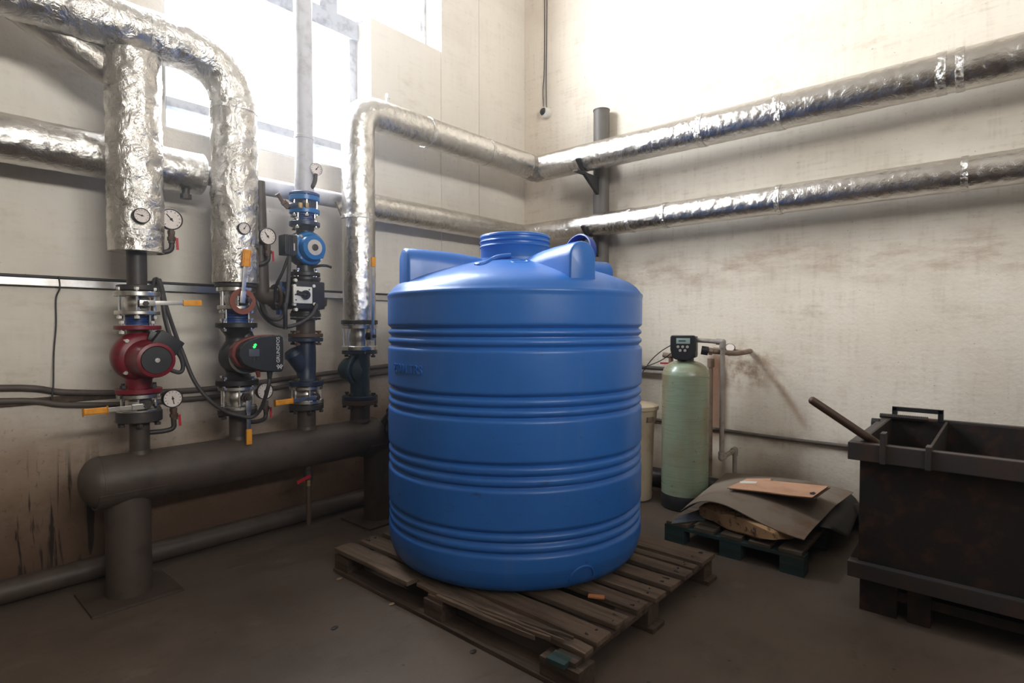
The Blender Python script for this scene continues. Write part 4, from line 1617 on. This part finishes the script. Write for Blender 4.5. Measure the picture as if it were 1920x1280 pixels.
def plank(name, x0, x1, y0, y1, z0, z1, m, parent, seed, warp=0.004, cuts=10, along='y'):
    bm = bm_new()
    vs = bx(bm, x0, x1, y0, y1, z0, z1)
    es = [e for e in bm.edges if abs((e.verts[0].co - e.verts[1].co)[1 if along == 'y' else 0]) > 1e-4]
    bmesh.ops.subdivide_edges(bm, edges=es, cuts=cuts, use_grid_fill=True)
    for v in bm.verts:
        q = v.co * 3.0 + Vector((seed * 7.3, seed, 0))
        v.co += Vector((noise.noise(q * 1.7) * warp, noise.noise(q * 2.1 + Vector((9, 0, 0))) * warp, noise.noise(q + Vector((0, 5, 0))) * warp * 0.5))
    return ob(name, bm, m, parent, smooth=0, bev=0.0025)


ZT0, ZT1 = 0.122, 0.145
slats = [(1.885, 1.995), (2.045, 2.15), (2.222, 2.325), (2.375, 2.475), (2.53, 2.63), (2.685, 2.78), (2.805, 2.86), (2.90, 3.075)]
for i, (a, b) in enumerate(slats):
    plank('board', a, b, PV0 + random.uniform(-.012, .012), PV1 + random.uniform(-.015, .015), ZT0, ZT1, 'pallet_wood', t, i + 1)
# first board: whole at the far end, split into slivers near the viewer
plank('board', PU0 - 0.01, 1.845, 2.20, PV1, ZT0, ZT1, 'pallet_wood', t, 31)
for i, (a, b, y0, y1, za) in enumerate(((1.79, 1.865, PV0 - 0.005, 2.2, 0.0), (1.752, 1.785, 1.36, 2.16, 0.012), (1.735, 1.752, 1.42, 2.0, 0.004), (1.77, 1.79, 1.30, 2.05, 0.02), (1.80, 1.83, 1.28, 1.75, 0.024))):
    bm = bm_new()
    bx(bm, a, b, y0, y1, ZT0 + za * 0.3, ZT1 - 0.004)
    es = [e for e in bm.edges if abs((e.verts[0].co - e.verts[1].co)[1]) > 1e-4]
    bmesh.ops.subdivide_edges(bm, edges=es, cuts=14, use_grid_fill=True)
    for v in bm.verts:
        f_ = (y1 - v.co.y) / (y1 - y0)
        c_ = (a + b) / 2
        tap = 1 - 0.75 * max(0, f_ - 0.55) / 0.45 if i else 1 - 0.2 * f_
        v.co.x = c_ + (v.co.x - c_) * tap + noise.noise(Vector((v.co.y * 6, i * 5, 0))) * 0.008 + (0.015 * f_ if i else 0)
        v.co.z += za * f_ + noise.noise(Vector((v.co.y * 9, i * 3.3, v.co.x * 30))) * 0.007
    ob('splinter', bm, 'pallet_wood', t, smooth=0)
for i, v0 in enumerate((PV0 + 0.005, 1.96, PV1 - 0.11)):
    plank('stringer_board', PU0 + 0.01, PU1 - 0.01, v0, v0 + 0.105, 0.100, ZT0 - 0.0005, 'pallet_wood_dark', t, 50 + i, 0.005, 10, 'x')
    for j, u0 in enumerate((PU0 + 0.002, 2.33, PU1 - 0.115)):
        if i == 0 and j == 0:
            plank('block', u0 - 0.008, u0 + 0.105, v0 - 0.03, v0 + 0.16, 0.022, 0.100, 'pallet_wood_dark', t, 70, 0.003, 2)
        else:
            plank('block', u0, u0 + 0.105, v0, v0 + 0.13, 0.022, 0.100, 'pallet_wood_dark', t, 60 + i * 3 + j, 0.003, 2)
for j, u0 in enumerate((PU0 - 0.008, 2.33, PU1 - 0.115)):
    plank('bottom_board', u0, u0 + 0.115, PV0 - 0.02, PV1 + 0.02, 0.0, 0.022, 'pallet_wood_dark', t, 80 + j, 0.002)
bm = bm_new()
for i, (a, b) in enumerate(slats):
    for v0 in (PV0 + 0.05, PV1 - 0.05):
        for f_ in (0.25, 0.72):
            add_cyl(bm, (a + (b - a) * f_, v0 + random.uniform(-.02, .02), ZT1 - 0.002), (a + (b - a) * f_, v0 + random.uniform(-.02, .02), ZT1 + 0.003), 0.005, 6)
stuff(ob('nail_heads', bm, 'dark_steel', t))
bm = bm_new()
q = onZ(1118, 1118, ZT1 + 0.003)
add_box(bm, q, (0.03, 0.075, 0.008), Matrix.Rotation(0.5, 3, 'Z'), 0.002)
tag(ob('wood_chip', bm, 'chip_wood'), 'fresh orange wood chip on a pallet board beside the blue tank', 'wood chip')
bm = bm_new()
q = onZ(1056, 1238, 0.108)
add_box(bm, (q.x - 0.008, q.y + 0.01, 0.111), (0.07, 0.085, 0.022), Matrix.Rotation(0.05, 3, 'Z'), 0.003)
ob('board_stump', bm, 'pallet_green', t, smooth=0)

# ------------------------------------------------------------------ water softener
FC = Vector((4.18, 1.876, 0))
FRr = 0.176
t = thing('water_softener', 'tall pale green fibreglass softener cylinder with black control head', 'water softener', FC)
zb_, zt_ = onD(1285, 935, FC.dot(FH) - 0.17).z, onD(1290, 676, FC.dot(FH)).z
bm = bm_new()
add_lathe(bm, [(0.165, 0), (0.178, 0.01), (0.180, zb_), (0.172, zb_ + 0.012), (0.17, 0)], axm(FC, (0, 0, 1)), 48, False)
ob('base', bm, 'black_plastic', t)
bm = bm_new()
dz = 0.115
prof = [(0.12, 0.01), (FRr, 0.06), (FRr, zt_ - dz), (FRr + 0.001, zt_ - dz + 0.004)]
for i in range(1, 11):
    th = PI / 2 * i / 10
    prof.append((0.055 + (FRr - 0.055) * math.cos(th), zt_ - dz + dz * math.sin(th)))
prof += [(0.05, zt_ + 0.004), (0, zt_ + 0.004)]
add_lathe(bm, prof, axm(FC, (0, 0, 1)), 64, False)
ob('pressure_vessel', bm, 'fibreglass', t)
# control head: faces down the room towards the viewer
hd = (Vector((0, 0, 0)) - FC)
hd.z = 0
hd = (hd.normalized() * 0.86 + Vector((-1, 0, 0)) * 0.3).normalized()
hs = Vector((0, 0, 1)).cross(hd).normalized()
rot = Matrix((hs, hd * -1, Vector((0, 0, 1)))).transposed()
dd = FC.dot(FH)
hc = onD(1285, 650, dd - 0.02)
bm = bm_new()
add_cyl(bm, (FC.x, FC.y, zt_), (FC.x, FC.y, zt_ + 0.06), 0.062, 24)
add_box(bm, Vector((FC.x, FC.y, hc.z)) + hd * 0.0, (0.165, 0.20, 0.165), rot, 0.02)
hb = ob('control_head', bm, 'black_plastic', t)
fc = Vector((FC.x, FC.y, hc.z)) + hd * 0.1
bm = bm_new()
pl_ = [(-0.092, 0.09), (0.075, 0.09), (0.088, 0.075), (0.088, -0.02), (0.06, -0.085), (0.04, -0.095), (-0.06, -0.095), (-0.085, -0.08), (-0.1, -0.02), (-0.1, 0.078)]
add_poly(bm, [fc + hs * a + Vector((0, 0, b)) for a, b in pl_], hd * 0.03)
ob('face_cover', bm, 'black_plastic', hb, 30, 0.008)
bm = bm_new()
add_box(bm, fc + hd * 0.031 + Vector((0, 0, 0.048)) - hs * 0.005, (0.10, 0.004, 0.042), rot, 0.001)
ob('display', bm, 'lcd', hb)
bm = bm_new()
add_box(bm, fc + hd * 0.0335 + Vector((0, 0, 0.048)) - hs * 0.012, (0.052, 0.002, 0.012), rot)
ob('display_digits', bm, 'screen_grey', hb, smooth=0)
for a, b in ((-0.042, 0.004), (-0.008, 0.004), (0.026, 0.004), (-0.026, -0.024), (0.009, -0.024)):
    bm = bm_new()
    q = fc + hd * 0.03 + hs * a + Vector((0, 0, b))
    add_cyl(bm, q, q + hd * 0.005, 0.0105, 14)
    ob('button', bm, 'button_grey', hb)


def pvc(name, pts, r, m, label, parent=None, rad=0.02):
    bm = bm_new()
    P = [Vector(p) for p in pts]
    add_tube(bm, fillet(P, rad, 4), r, 14)
    for a in P[1:-1]:
        bmesh.ops.create_uvsphere(bm, u_segments=14, v_segments=8, radius=r * 1.45, matrix=Matrix.Translation(a))
    for i in range(1, len(P) - 1):
        for o_ in (P[i - 1], P[i + 1]):
            d = (o_ - P[i])
            L = min(0.045, d.length * 0.5)
            add_cyl(bm, P[i], P[i] + d.normalized() * L, r * 1.4, 14)
    o = ob(name, bm, m, parent)
    if parent is None:
        tag(o, label, 'pipe')
    return o


pu = 4.22
B0 = onU(1350, 858, pu)
pvc('plastic_pipe', [onU(1300, 637, pu), onU(1355, 641, pu), B0.copy() * 0 + Vector((pu, onU(1355, 641, pu).y, B0.z)),
                     Vector((4.50, onU(1378, 843, 4.50).y, onU(1378, 843, 4.50).z)), Vector((4.50, onU(1378, 843, 4.50).y, 0.215))], 0.017, 'pvc_grey',
    'grey plastic pipe with elbows dropping from the softener head to the floor pipe')
bm = bm_new()
q = onU(1378, 888, 4.50)
add_cyl(bm, (4.50, q.y, 0.15), (4.50, q.y, 0.215), 0.034, 14)
add_cyl(bm, (4.50, q.y, 0.185), (4.50, q.y, 0.21), 0.040, 6)
tag(ob('pipe_union', bm, 'pvc_brown'), 'brown pipe union on the floor pipe beside the softener', 'fitting')
t2 = thing('water_inlet', 'brownish inlet pipe with union and meter joining softener to the right wall', 'pipe', onU(1365, 665, 4.4))
y_end = onU(1398, 663, 4.50)
bm = bm_new()
zi = onU(1345, 659, 4.24).z
add_tube(bm, fillet([onU(1322, 657, 4.22), Vector((4.24, onU(1345, 659, 4.24).y, zi)), Vector((4.34, y_end.y + 0.02, zi - 0.015)), Vector((4.45, y_end.y, zi - 0.01)), Vector((WALLU, y_end.y + 0.01, zi - 0.005))], 0.05, 6), 0.02, 14)
ob('pipe', bm, 'pvc_brown', t2)
bm = bm_new()
add_cyl(bm, onU(1315, 656, 4.2), onU(1328, 658, 4.22), 0.034, 14)
ob('union', bm, 'black_plastic', t2)
bm = bm_new()
add_cyl(bm, onU(1329, 658, 4.22), onU(1336, 659, 4.23), 0.031, 6)
ob('union_nut', bm, 'pvc_brown', t2)
bm = bm_new()
q = onU(1368, 657, 4.5)
add_tube(bm, [onU(1338, 655, 4.5), q, onU(1392, 660, 4.5)], 0.016, 12)
ob('meter_pipe', bm, 'pvc_brown', t2)
bm = bm_new()
md = Vector((-0.75, -0.35, 0.55)).normalized()
add_cyl(bm, q - md * 0.02, q + md * 0.045, 0.040, 24, None, 0.004)
ob('water_meter', bm, 'navy_iron', t2)
bm = bm_new()
add_cyl(bm, q + md * 0.044, q + md * 0.047, 0.032, 24)
ob('meter_dial', bm, 'dial_white', t2)
bm = bm_new()
v0 = onU(1333, 672, 4.55)
add_cyl(bm, (4.55, v0.y, 0.17), (4.55, v0.y, v0.z), 0.018, 12)
add_cyl(bm, (4.55, v0.y, v0.z - 0.07), (4.55, v0.y, v0.z), 0.028, 10)
tag(ob('wall_pipe', bm, 'pvc_brown'), 'rust-stained upright pipe on the wall just behind the softener', 'pipe')
t2 = thing('supply_valve', 'supply valve with red lever left of the softener control head', 'valve', onU(1257, 672, 4.45))
bm = bm_new()
add_tube(bm, fillet([onU(1244, 665, 4.45), onU(1258, 667, 4.45), onU(1275, 660, 4.3)], 0.03, 4), 0.022, 12)
add_cyl(bm, onU(1258, 668, 4.45), onU(1258, 682, 4.45), 0.02, 10)
ob('valve_body', bm, 'pvc_brown', t2)
bm = bm_new()
bar_between(bm, onU(1238, 680.5, 4.42), onU(1260, 681, 4.42), 0.014, 0.008, (-1, 0, 0), 0.002)
ob('lever', bm, 'red_paint', t2)
for i, (py, m_, lab) in enumerate(((691, 'conduit', 'darker upper of two wall pipes between blue tank and softener'), (699, 'pvc_grey', 'paler lower of two wall pipes between blue tank and softener'))):
    bm = bm_new()
    a_, b_ = onU(1150, py - 6, 4.58), onU(1262, py + 1, 4.58)
    add_cyl(bm, a_, b_, 0.017, 12)
    tag(ob('wall_pipe', bm, m_), lab, 'pipe')
cable('control_wire', [onD(1258, 647, 4.42), onD(1240, 658, 4.5), onD(1222, 674, 4.55), onD(1205, 697, 4.6)], 0.004, 'black_plastic', 'upper thin black wire from the softener head towards the tank', 'wire')
cable('control_wire', [onD(1258, 662, 4.42), onD(1242, 674, 4.5), onD(1222, 683, 4.55), onD(1200, 690, 4.6)], 0.004, 'black_plastic', 'lower thin black wire from the softener head towards the tank', 'wire')

# beige brine bin behind the tank
BC = Vector((4.12, 2.29, 0))
t = thing('brine_tank', 'beige plastic brine bin with lid between blue tank and softener', 'bin', (BC.x, BC.y, 0))
bm = bm_new()
h_ = 0.775
add_lathe(bm, [(0.13, 0), (0.148, 0.01), (0.152, 0.05), (0.148, 0.06), (0.164, h_ - 0.16), (0.180, h_ - 0.125), (0.188, h_ - 0.03), (0.18, h_ - 0.025), (0, h_ - 0.025)], axm((BC.x, BC.y, 0), (0, 0, 1)), 40, False)
ob('bin_body', bm, 'beige_plastic', t)
bm = bm_new()
add_lathe(bm, [(0.195, h_ - 0.045), (0.200, h_ - 0.04), (0.200, h_ - 0.012), (0.18, h_), (0.10, h_ + 0.006), (0, h_ + 0.006)], axm((BC.x, BC.y, 0), (0, 0, 1)), 40, False)
ob('lid', bm, 'beige_plastic', t)
an = math.atan2(-BC.y, -BC.x) + 0.75
bm = bm_new()
rot = Matrix.Rotation(an, 3, 'Z')
add_box(bm, (BC.x + 0.183 * math.cos(an), BC.y + 0.183 * math.sin(an), h_ - 0.11), (0.014, 0.06, 0.032), rot, 0.004)
ob('hand_grip', bm, 'pvc_brown', t)

# ------------------------------------------------------------------ pallet with sacks, sheets and cardboard
GU0, GU1, GV0, GV1 = 3.41, 4.50, 0.83, 1.665
zt2 = 0.138
t = thing('pallet', 'dark green-blocked pallet under sacks and sheets by the right wall', 'pallet', ((GU0 + GU1) / 2, (GV0 + GV1) / 2, 0))
nb = 5
wv = (GV1 - GV0)
for i in range(nb):
    a = GV0 + wv * i / nb + (0.0 if i else 0.0)
    plank('board', GU0, GU1, a + 0.012, a + wv / nb - 0.03 + (0.018 if i == nb - 1 else 0), 0.116, zt2, 'pallet_brown', t, 100 + i, 0.003, 8, 'x')
for i, u0 in enumerate((GU0, 3.90, GU1 - 0.1)):
    plank('stringer_board', u0, u0 + 0.1, GV0, GV1, 0.094, 0.1155, 'pallet_green', t, 110 + i, 0.002)
    for j, v0 in enumerate((GV0, (GV0 + GV1) / 2 - 0.07, GV1 - 0.13)):
        plank('block', u0, u0 + 0.1, v0, v0 + 0.13, 0.0, 0.094, 'pallet_green', t, 120 + i * 3 + j, 0.002, 2)


def sack(label, c, s, rz, seed, m='sack'):
    bm = bm_new()
    bmesh.ops.create_cube(bm, size=2.0)
    bmesh.ops.subdivide_edges(bm, edges=bm.edges[:], cuts=14, use_grid_fill=True)
    R = Matrix.Rotation(rz, 3, 'Z')
    for v in bm.verts:
        x, y, z = v.co
        ex = 1 - 0.28 * abs(x) ** 6
        pz = z * (1 - 0.5 * abs(x) ** 4) * (1 - 0.35 * abs(y) ** 4)
        py = y * (1 - 0.06 * abs(x) ** 4)
        q = Vector((x * s[0], py * s[1], pz * s[2]))
        q += Vector((noise.noise(q * 9 + Vector((seed, 0, 0))), noise.noise(q * 9 + Vector((0, seed, 0))), noise.noise(q * 8 + Vector((0, 0, seed))))) * 0.018
        v.co = Vector(c) + R @ q
    return tag(ob('sack', bm, m, smooth=60), label, 'sack')


o = sack('brown printed sack lying along the front of the green-blocked pallet', (3.615, 1.20, zt2 + 0.058), (0.27, 0.15, 0.062), math.radians(72), 2)
o = sack('dark sack at the back of the green-blocked pallet under the sheet', (4.14, 1.25, zt2 + 0.05), (0.32, 0.18, 0.055), PI / 2 + 0.1, 5, 'bag_black')
# ring prints on the front sack
sk = [x for x in COL.objects if x.name == 'sack'][0]
for i, (px, py) in enumerate(((1399, 996), (1418, 1001), (1437, 1006))):
    bm = bm_new()
    q = onU(px, py, 3.49 - 0.012 * i)
    add_lathe(bm, [(0.016, 0), (0.019, 0.002), (0.022, 0.002), (0.025, 0)], axm(q, (-1, -0.1, 0.35)), 24, False)
    ob('printed_ring', bm, 'ink', sk)


def sheet(name, ctrl, thick, m, label, cat, nu=24, nv=24, wob=0.006, seed=0):
    """surface through a 4x4 grid of points (Bezier patch), given a thickness"""
    def B(i, t_):
        return (1, 3, 3, 1)[i] * t_ ** i * (1 - t_) ** (3 - i)
    bm = bm_new()
    top, bot = [], []
    for a in range(nu + 1):
        r1, r2 = [], []
        for b in range(nv + 1):
            p = Vector()
            for i in range(4):
                for j in range(4):
                    p += Vector(ctrl[i][j]) * B(i, a / nu) * B(j, b / nv)
            p.z += wob * noise.noise(Vector((a / nu * 4, b / nv * 4, seed)))
            r1.append(bm.verts.new(p))
            r2.append(bm.verts.new(p - Vector((0, 0, thick))))
        top.append(r1)
        bot.append(r2)
    for a in range(nu):
        for b in range(nv):
            bm.faces.new((top[a][b], top[a + 1][b], top[a + 1][b + 1], top[a][b + 1]))
            bm.faces.new((bot[a][b], bot[a][b + 1], bot[a + 1][b + 1], bot[a + 1][b]))
    for b in range(nv):
        bm.faces.new((top[0][b], top[0][b + 1], bot[0][b + 1], bot[0][b]))
        bm.faces.new((top[nu][b + 1], top[nu][b], bot[nu][b], bot[nu][b + 1]))
    for a in range(nu):
        bm.faces.new((top[a + 1][0], top[a][0], bot[a][0], bot[a + 1][0]))
        bm.faces.new((top[a][nv], top[a + 1][nv], bot[a + 1][nv], bot[a][nv]))
    return tag(ob(name, bm, m, smooth=50), label, cat)


def row(pts):
    return [onZ(px, py, z_) for px, py, z_ in pts]


# rows run from the far edge (wall) to the near edge, columns left to right
ctrl = [[onU(a, b, 4.48) for a, b in ((1362, 886), (1440, 890), (1530, 900), (1600, 922))],
        [onU(a, b, 4.13) for a, b in ((1333, 910), (1400, 886), (1500, 906), (1566, 945))],
        [onU(a, b, 3.78) for a, b in ((1305, 932), (1372, 878), (1446, 908), (1536, 976))],
        [onU(a, b, 3.43) for a, b in ((1276, 957), (1345, 903), (1395, 982), (1508, 1011))]]
sheet('rubber_sheet', ctrl, 0.005, 'felt_sheet', 'large curved grey-brown sheet draped over the sacks on the pallet', 'sheet', seed=1)
ctrl = [row([(1540, 905, 0.2), (1570, 900, 0.25), (1600, 905, 0.25), (1612, 950, 0.12)]),
        row([(1535, 925, 0.2), (1565, 920, 0.24), (1598, 920, 0.24), (1608, 965, 0.12)]),
        row([(1525, 955, 0.19), (1550, 950, 0.22), (1580, 955, 0.2), (1600, 985, 0.1)]),
        row([(1515, 985, 0.18), (1535, 985, 0.2), (1560, 990, 0.16), (1590, 1005, 0.08)])]
sheet('rubber_sheet', ctrl, 0.006, 'dark_sheet', 'small black sheet hanging off the pallet towards the steel skip', 'sheet', 14, 14, 0.012, 4)
ctrl = [row([(1272, 968, 0.17), (1310, 955, 0.19), (1335, 948, 0.19), (1372, 935, 0.18)]),
        row([(1268, 972, 0.165), (1305, 962, 0.18), (1330, 955, 0.18), (1366, 945, 0.175)]),
        row([(1263, 976, 0.155), (1298, 970, 0.17), (1326, 964, 0.17), (1360, 955, 0.165)]),
        row([(1258, 981, 0.146), (1290, 978, 0.15), (1320, 974, 0.15), (1350, 968, 0.148)])]
sheet('paper_sheet', ctrl, 0.004, 'screen_grey', 'pale grey sheet edge sticking out under the left of the curved sheet', 'sheet', 10, 10, 0.004, 9)
# flattened cardboard
t = thing('cardboard_box', 'flattened brown cardboard box lying on the curved sheet', 'box', onZ(1455, 915, 0.33))
pz = 0.365
out_ = [(1364, 914), (1400, 897), (1446, 896.5), (1444, 900.5), (1553, 911), (1523, 932), (1482, 928), (1432, 921)]
bm = bm_new()
add_poly(bm, [onZ(a, b, pz) for a, b in out_], (0, 0, -0.006))
bd = ob('upper_sheet', bm, 'cardboard', t, smooth=0)
bm = bm_new()
add_poly(bm, [onZ(a + 4, b + 2.5, pz - 0.012) for a, b in out_], (0, 0, -0.005))
ob('lower_sheet', bm, 'cardboard_edge', t, smooth=0)
bm = bm_new()
add_poly(bm, [onZ(a, b, pz + 0.0015) for a, b in ((1387, 902.5), (1395, 901), (1420, 902.5), (1417, 906), (1388, 905.5))], (0, 0, -0.001))
ob('parcel_label', bm, 'white_plastic', bd, smooth=0)
bm = bm_new()
add_poly(bm, [onZ(a, b, pz + 0.0015) for a, b in ((1518, 923), (1526, 921.5), (1530, 924), (1526, 927), (1519, 926))], (0, 0, -0.001))
ob('hand_hole', bm, 'ink', bd, smooth=0)

# ------------------------------------------------------------------ steel skip
KU = 3.21                       # front face
KU1 = 4.18
KV0, KV1 = -1.15, onU(1611, 950, KU).y
zrim = onU(1649, 835, KU - 0.05).z
zled = onU(1600, 1053, KU - 0.045).z
t = thing('steel_skip', 'dark rusty steel skip with bail handle at the right edge', 'skip', ((KU + KU1) / 2, (KV0 + KV1) / 2, 0))
TH = 0.008
zr0 = zrim - 0.085
bm = bm_new()
bx(bm, KU, KU + TH, KV0, KV1, zled - 0.03, zrim)
ob('front_panel', bm, 'bin_steel', t, smooth=0)
bm = bm_new()
bx(bm, KU1 - TH, KU1, KV0, KV1, zled - 0.03, zrim)
ob('rear_panel', bm, 'bin_steel', t, smooth=0)
for v0 in (KV0, KV1 - TH):
    bm = bm_new()
    bx(bm, KU + TH, KU1 - TH, v0, v0 + TH, zled - 0.03, zrim)
    ob('side_panel', bm, 'bin_steel', t, smooth=0)
bm = bm_new()
bx(bm, KU, KU1, KV0, KV1, zled - 0.04, zled - 0.03)
ob('bottom_panel', bm, 'bin_steel', t, smooth=0)
bm = bm_new()
bx(bm, KU - 0.05, KU - 0.001, KV0 - 0.03, KV1 + 0.045, zr0, zrim, 0.005)
ob('rim', bm, 'rim_steel', t, smooth=0)
bm = bm_new()
bx(bm, KU1 + 0.001, KU1 + 0.05, KV0 - 0.03, KV1 + 0.045, zr0 + 0.01, zrim + 0.01, 0.005)
ob('rim', bm, 'rim_steel', t, smooth=0)
bm = bm_new()
bx(bm, KU, KU1, KV1 + 0.001, KV1 + 0.045, zr0, zrim, 0.005)
ob('rim', bm, 'rim_steel', t, smooth=0)
bm = bm_new()
bx(bm, KU - 0.045, KU - 0.001, KV0 - 0.03, KV1 + 0.04, zled - 0.075, zled, 0.004)
bx(bm, KU, KU1, KV1 + 0.001, KV1 + 0.04, zled - 0.075, zled, 0.004)
ob('bottom_ledge', bm, 'rim_steel', t, smooth=0)
# gusset at the left of the ledge
bm = bm_new()
add_poly(bm, [(KU + 0.02, KV1, zled), (KU + 0.02, KV1 + 0.038, zled), (KU + 0.02, KV1, zled + 0.09)], (0.008, 0, 0))
ob('gusset', bm, 'rim_steel', t, smooth=0)
# uprights and cross plate
for px in (1655, 1741):
    yy = onU(px, 850, KU - 0.05).y
    bm = bm_new()
    bx(bm, KU - 0.062, KU + 0.012, yy - 0.011, yy + 0.011, zr0 - 0.002, zrim + (0.02 if px > 1700 else 0.06), 0.003)
    ob('upright', bm, 'rim_steel', t, smooth=0)
yy = onU(1741, 850, KU - 0.05).y
bm = bm_new()
bx(bm, KU + 0.012, KU1 - TH - 0.001, yy - 0.006, yy + 0.006, zled + 0.1, zrim + 0.005)
ob('divider', bm, 'bin_steel', t, smooth=0)
bm = bm_new()
y1_ = onU(1651, 795, KU1).y
y0_ = onU(1741, 805, KU1).y
add_cyl(bm, (KU1 - 0.03, y0_, zrim + 0.012), (KU1 - 0.03, y1_, zrim + 0.012), 0.012, 10)
nrb = 26
for i in range(nrb):
    yb = y0_ + (y1_ - y0_) * (i + 0.5) / nrb
    add_cyl(bm, (KU1 - 0.03, yb - 0.003, zrim + 0.012), (KU1 - 0.03, yb + 0.003, zrim + 0.012), 0.0155, 8)
ob('ribbed_bar', bm, 'rim_steel', t)
bm = bm_new()
za = onU(1720, 769, KU1).z
ya, yb = onU(1678, 780, KU1).y, onU(1764, 785, KU1).y
for (p0, p1) in (((KU1, ya, zrim), (KU1, ya, za + 0.012)), ((KU1, yb, zrim), (KU1, yb, za + 0.012)), ((KU1, ya + 0.012, za), (KU1, yb - 0.012, za))):
    bar_between(bm, p0, p1, 0.026, 0.026, (1, 0, 0), 0.003)
ob('bail_handle', bm, 'black_iron', t, smooth=0)
bm = bm_new()
q = onU(1642, 793, KU1 - 0.2)
add_cyl(bm, q + Vector((0, -0.02, 0)), q + Vector((0, 0.02, 0)), 0.03, 16)
bx(bm, q.x - 0.03, q.x + 0.03, q.y - 0.02, q.y + 0.02, zrim - 0.02, q.z)
ob('pivot_lug', bm, 'black_iron', t)
# skids
for v0, v1 in ((KV1 - 0.16, KV1 - 0.005), (onU(1745, 1130, KU).y, onU(1700, 1130, KU).y), (KV0 + 0.1, KV0 + 0.25)):
    for u0 in (KU + 0.01, KU1 - 0.13):
        bm = bm_new()
        bx(bm, u0, u0 + 0.12, v0, v1, 0.0, zled - 0.04, 0.004)
        ob('foot', bm, 'bin_steel', t, smooth=0)
bm = bm_new()
bx(bm, KU + 0.02, KU + 0.10, KV0, KV1 - 0.005, 0.085, 0.13)
ob('skid_beam', bm, 'bin_steel', t, smooth=0)
# timber handle leaning out of the skip
p0, p1 = onU(1518, 747, KU - 0.10), onU(1648, 834, KU + 0.06)
dv = (p1 - p0).normalized()
bm = bm_new()
add_lathe(bm, [(0, 0), (0.012, 0.002), (0.019, 0.010), (0.020, 0.03), (0.021, (p1 - p0).length + 0.35), (0, (p1 - p0).length + 0.35)], axm(p0, dv), 20, False)
o = tag(ob('shovel_handle', bm, 'stick_wood'), 'brown wooden shovel handle leaning out over the skip corner', 'handle')

# ------------------------------------------------------------------ security camera on the right wall
q = onU(1026, 213, WALLU)
t = thing('security_camera', 'small white dome security camera on the right wall near the corner', 'camera', q)
bm = bm_new()
add_lathe(bm, [(0.055, 0), (0.056, 0.02), (0.05, 0.04), (0.03, 0.052), (0, 0.054)], axm(q, (-1, 0, 0)), 28, False)
ob('housing', bm, 'white_plastic', t)
bm = bm_new()
ed = Vector((-0.75, 0.25, 0.35)).normalized()
bmesh.ops.create_uvsphere(bm, u_segments=24, v_segments=14, radius=0.040, matrix=Matrix.Translation(q + Vector((-0.035, 0.018, 0.012))))
ob('lens_ball', bm, 'black_plastic', t)
cable('camera_cable', [onU(1021, -60, WALLU - .006), onU(1021, 60, WALLU - .006), onU(1020, 140, WALLU - .008), onU(1018, 170, WALLU - .01), onU(1019, 200, WALLU - .02)], 0.0045, 'cable_rubber', 'left thin cable running up the wall from the security camera', 'cable')
cable('camera_cable', [onU(1026, -60, WALLU - .006), onU(1025, 60, WALLU - .006), onU(1024, 150, WALLU - .008), onU(1025, 205, WALLU - .02)], 0.0045, 'cable_rubber', 'right thin cable running up the wall from the security camera', 'cable')

# foil scrap bracket left of the fourth riser, and scattered bits
bm = bm_new()
q = onV(641, 388, LOV - 0.11)
add_poly(bm, [q + Vector((-0.045, 0, 0.03)), q + Vector((0.06, 0, 0.045)), q + Vector((0.06, 0, -0.09)), q + Vector((0.0, 0, -0.06))], (0, 0.02, 0))
tag(ob('foil_scrap', bm, 'foil_dusty', smooth=0), 'loose foil flap under the bare pipe beside the fourth riser', 'foil')
bits = [((636, 1085), 'dry pale leaf on the floor by the pallet left corner'), ((735, 1132), 'tiny pale chip on the floor left of the pallet'),
        ((627, 1177), 'dark flat stone on the floor left of the pallet'), ((887, 1221), 'small dark pebble on the floor before the pallet')]
for i, (pp_, lab) in enumerate(bits):
    q = onZ(pp_[0], pp_[1], 0.003)
    bm = bm_new()
    bmesh.ops.create_icosphere(bm, subdivisions=2, radius=1.0)
    for v in bm.verts:
        v.co = q + Vector((v.co.x * 0.018 * (1 + 0.3 * noise.noise(v.co * 2 + Vector((i, 0, 0)))), v.co.y * 0.011, v.co.z * 0.004 + 0.001))
    tag(ob(('leaf', 'wood_chip', 'pebble', 'pebble')[i], bm, ('leaf_dry', 'leaf_dry', 'dark_steel', 'dark_steel')[i]), lab, ('leaf', 'wood chip', 'pebble', 'pebble')[i])
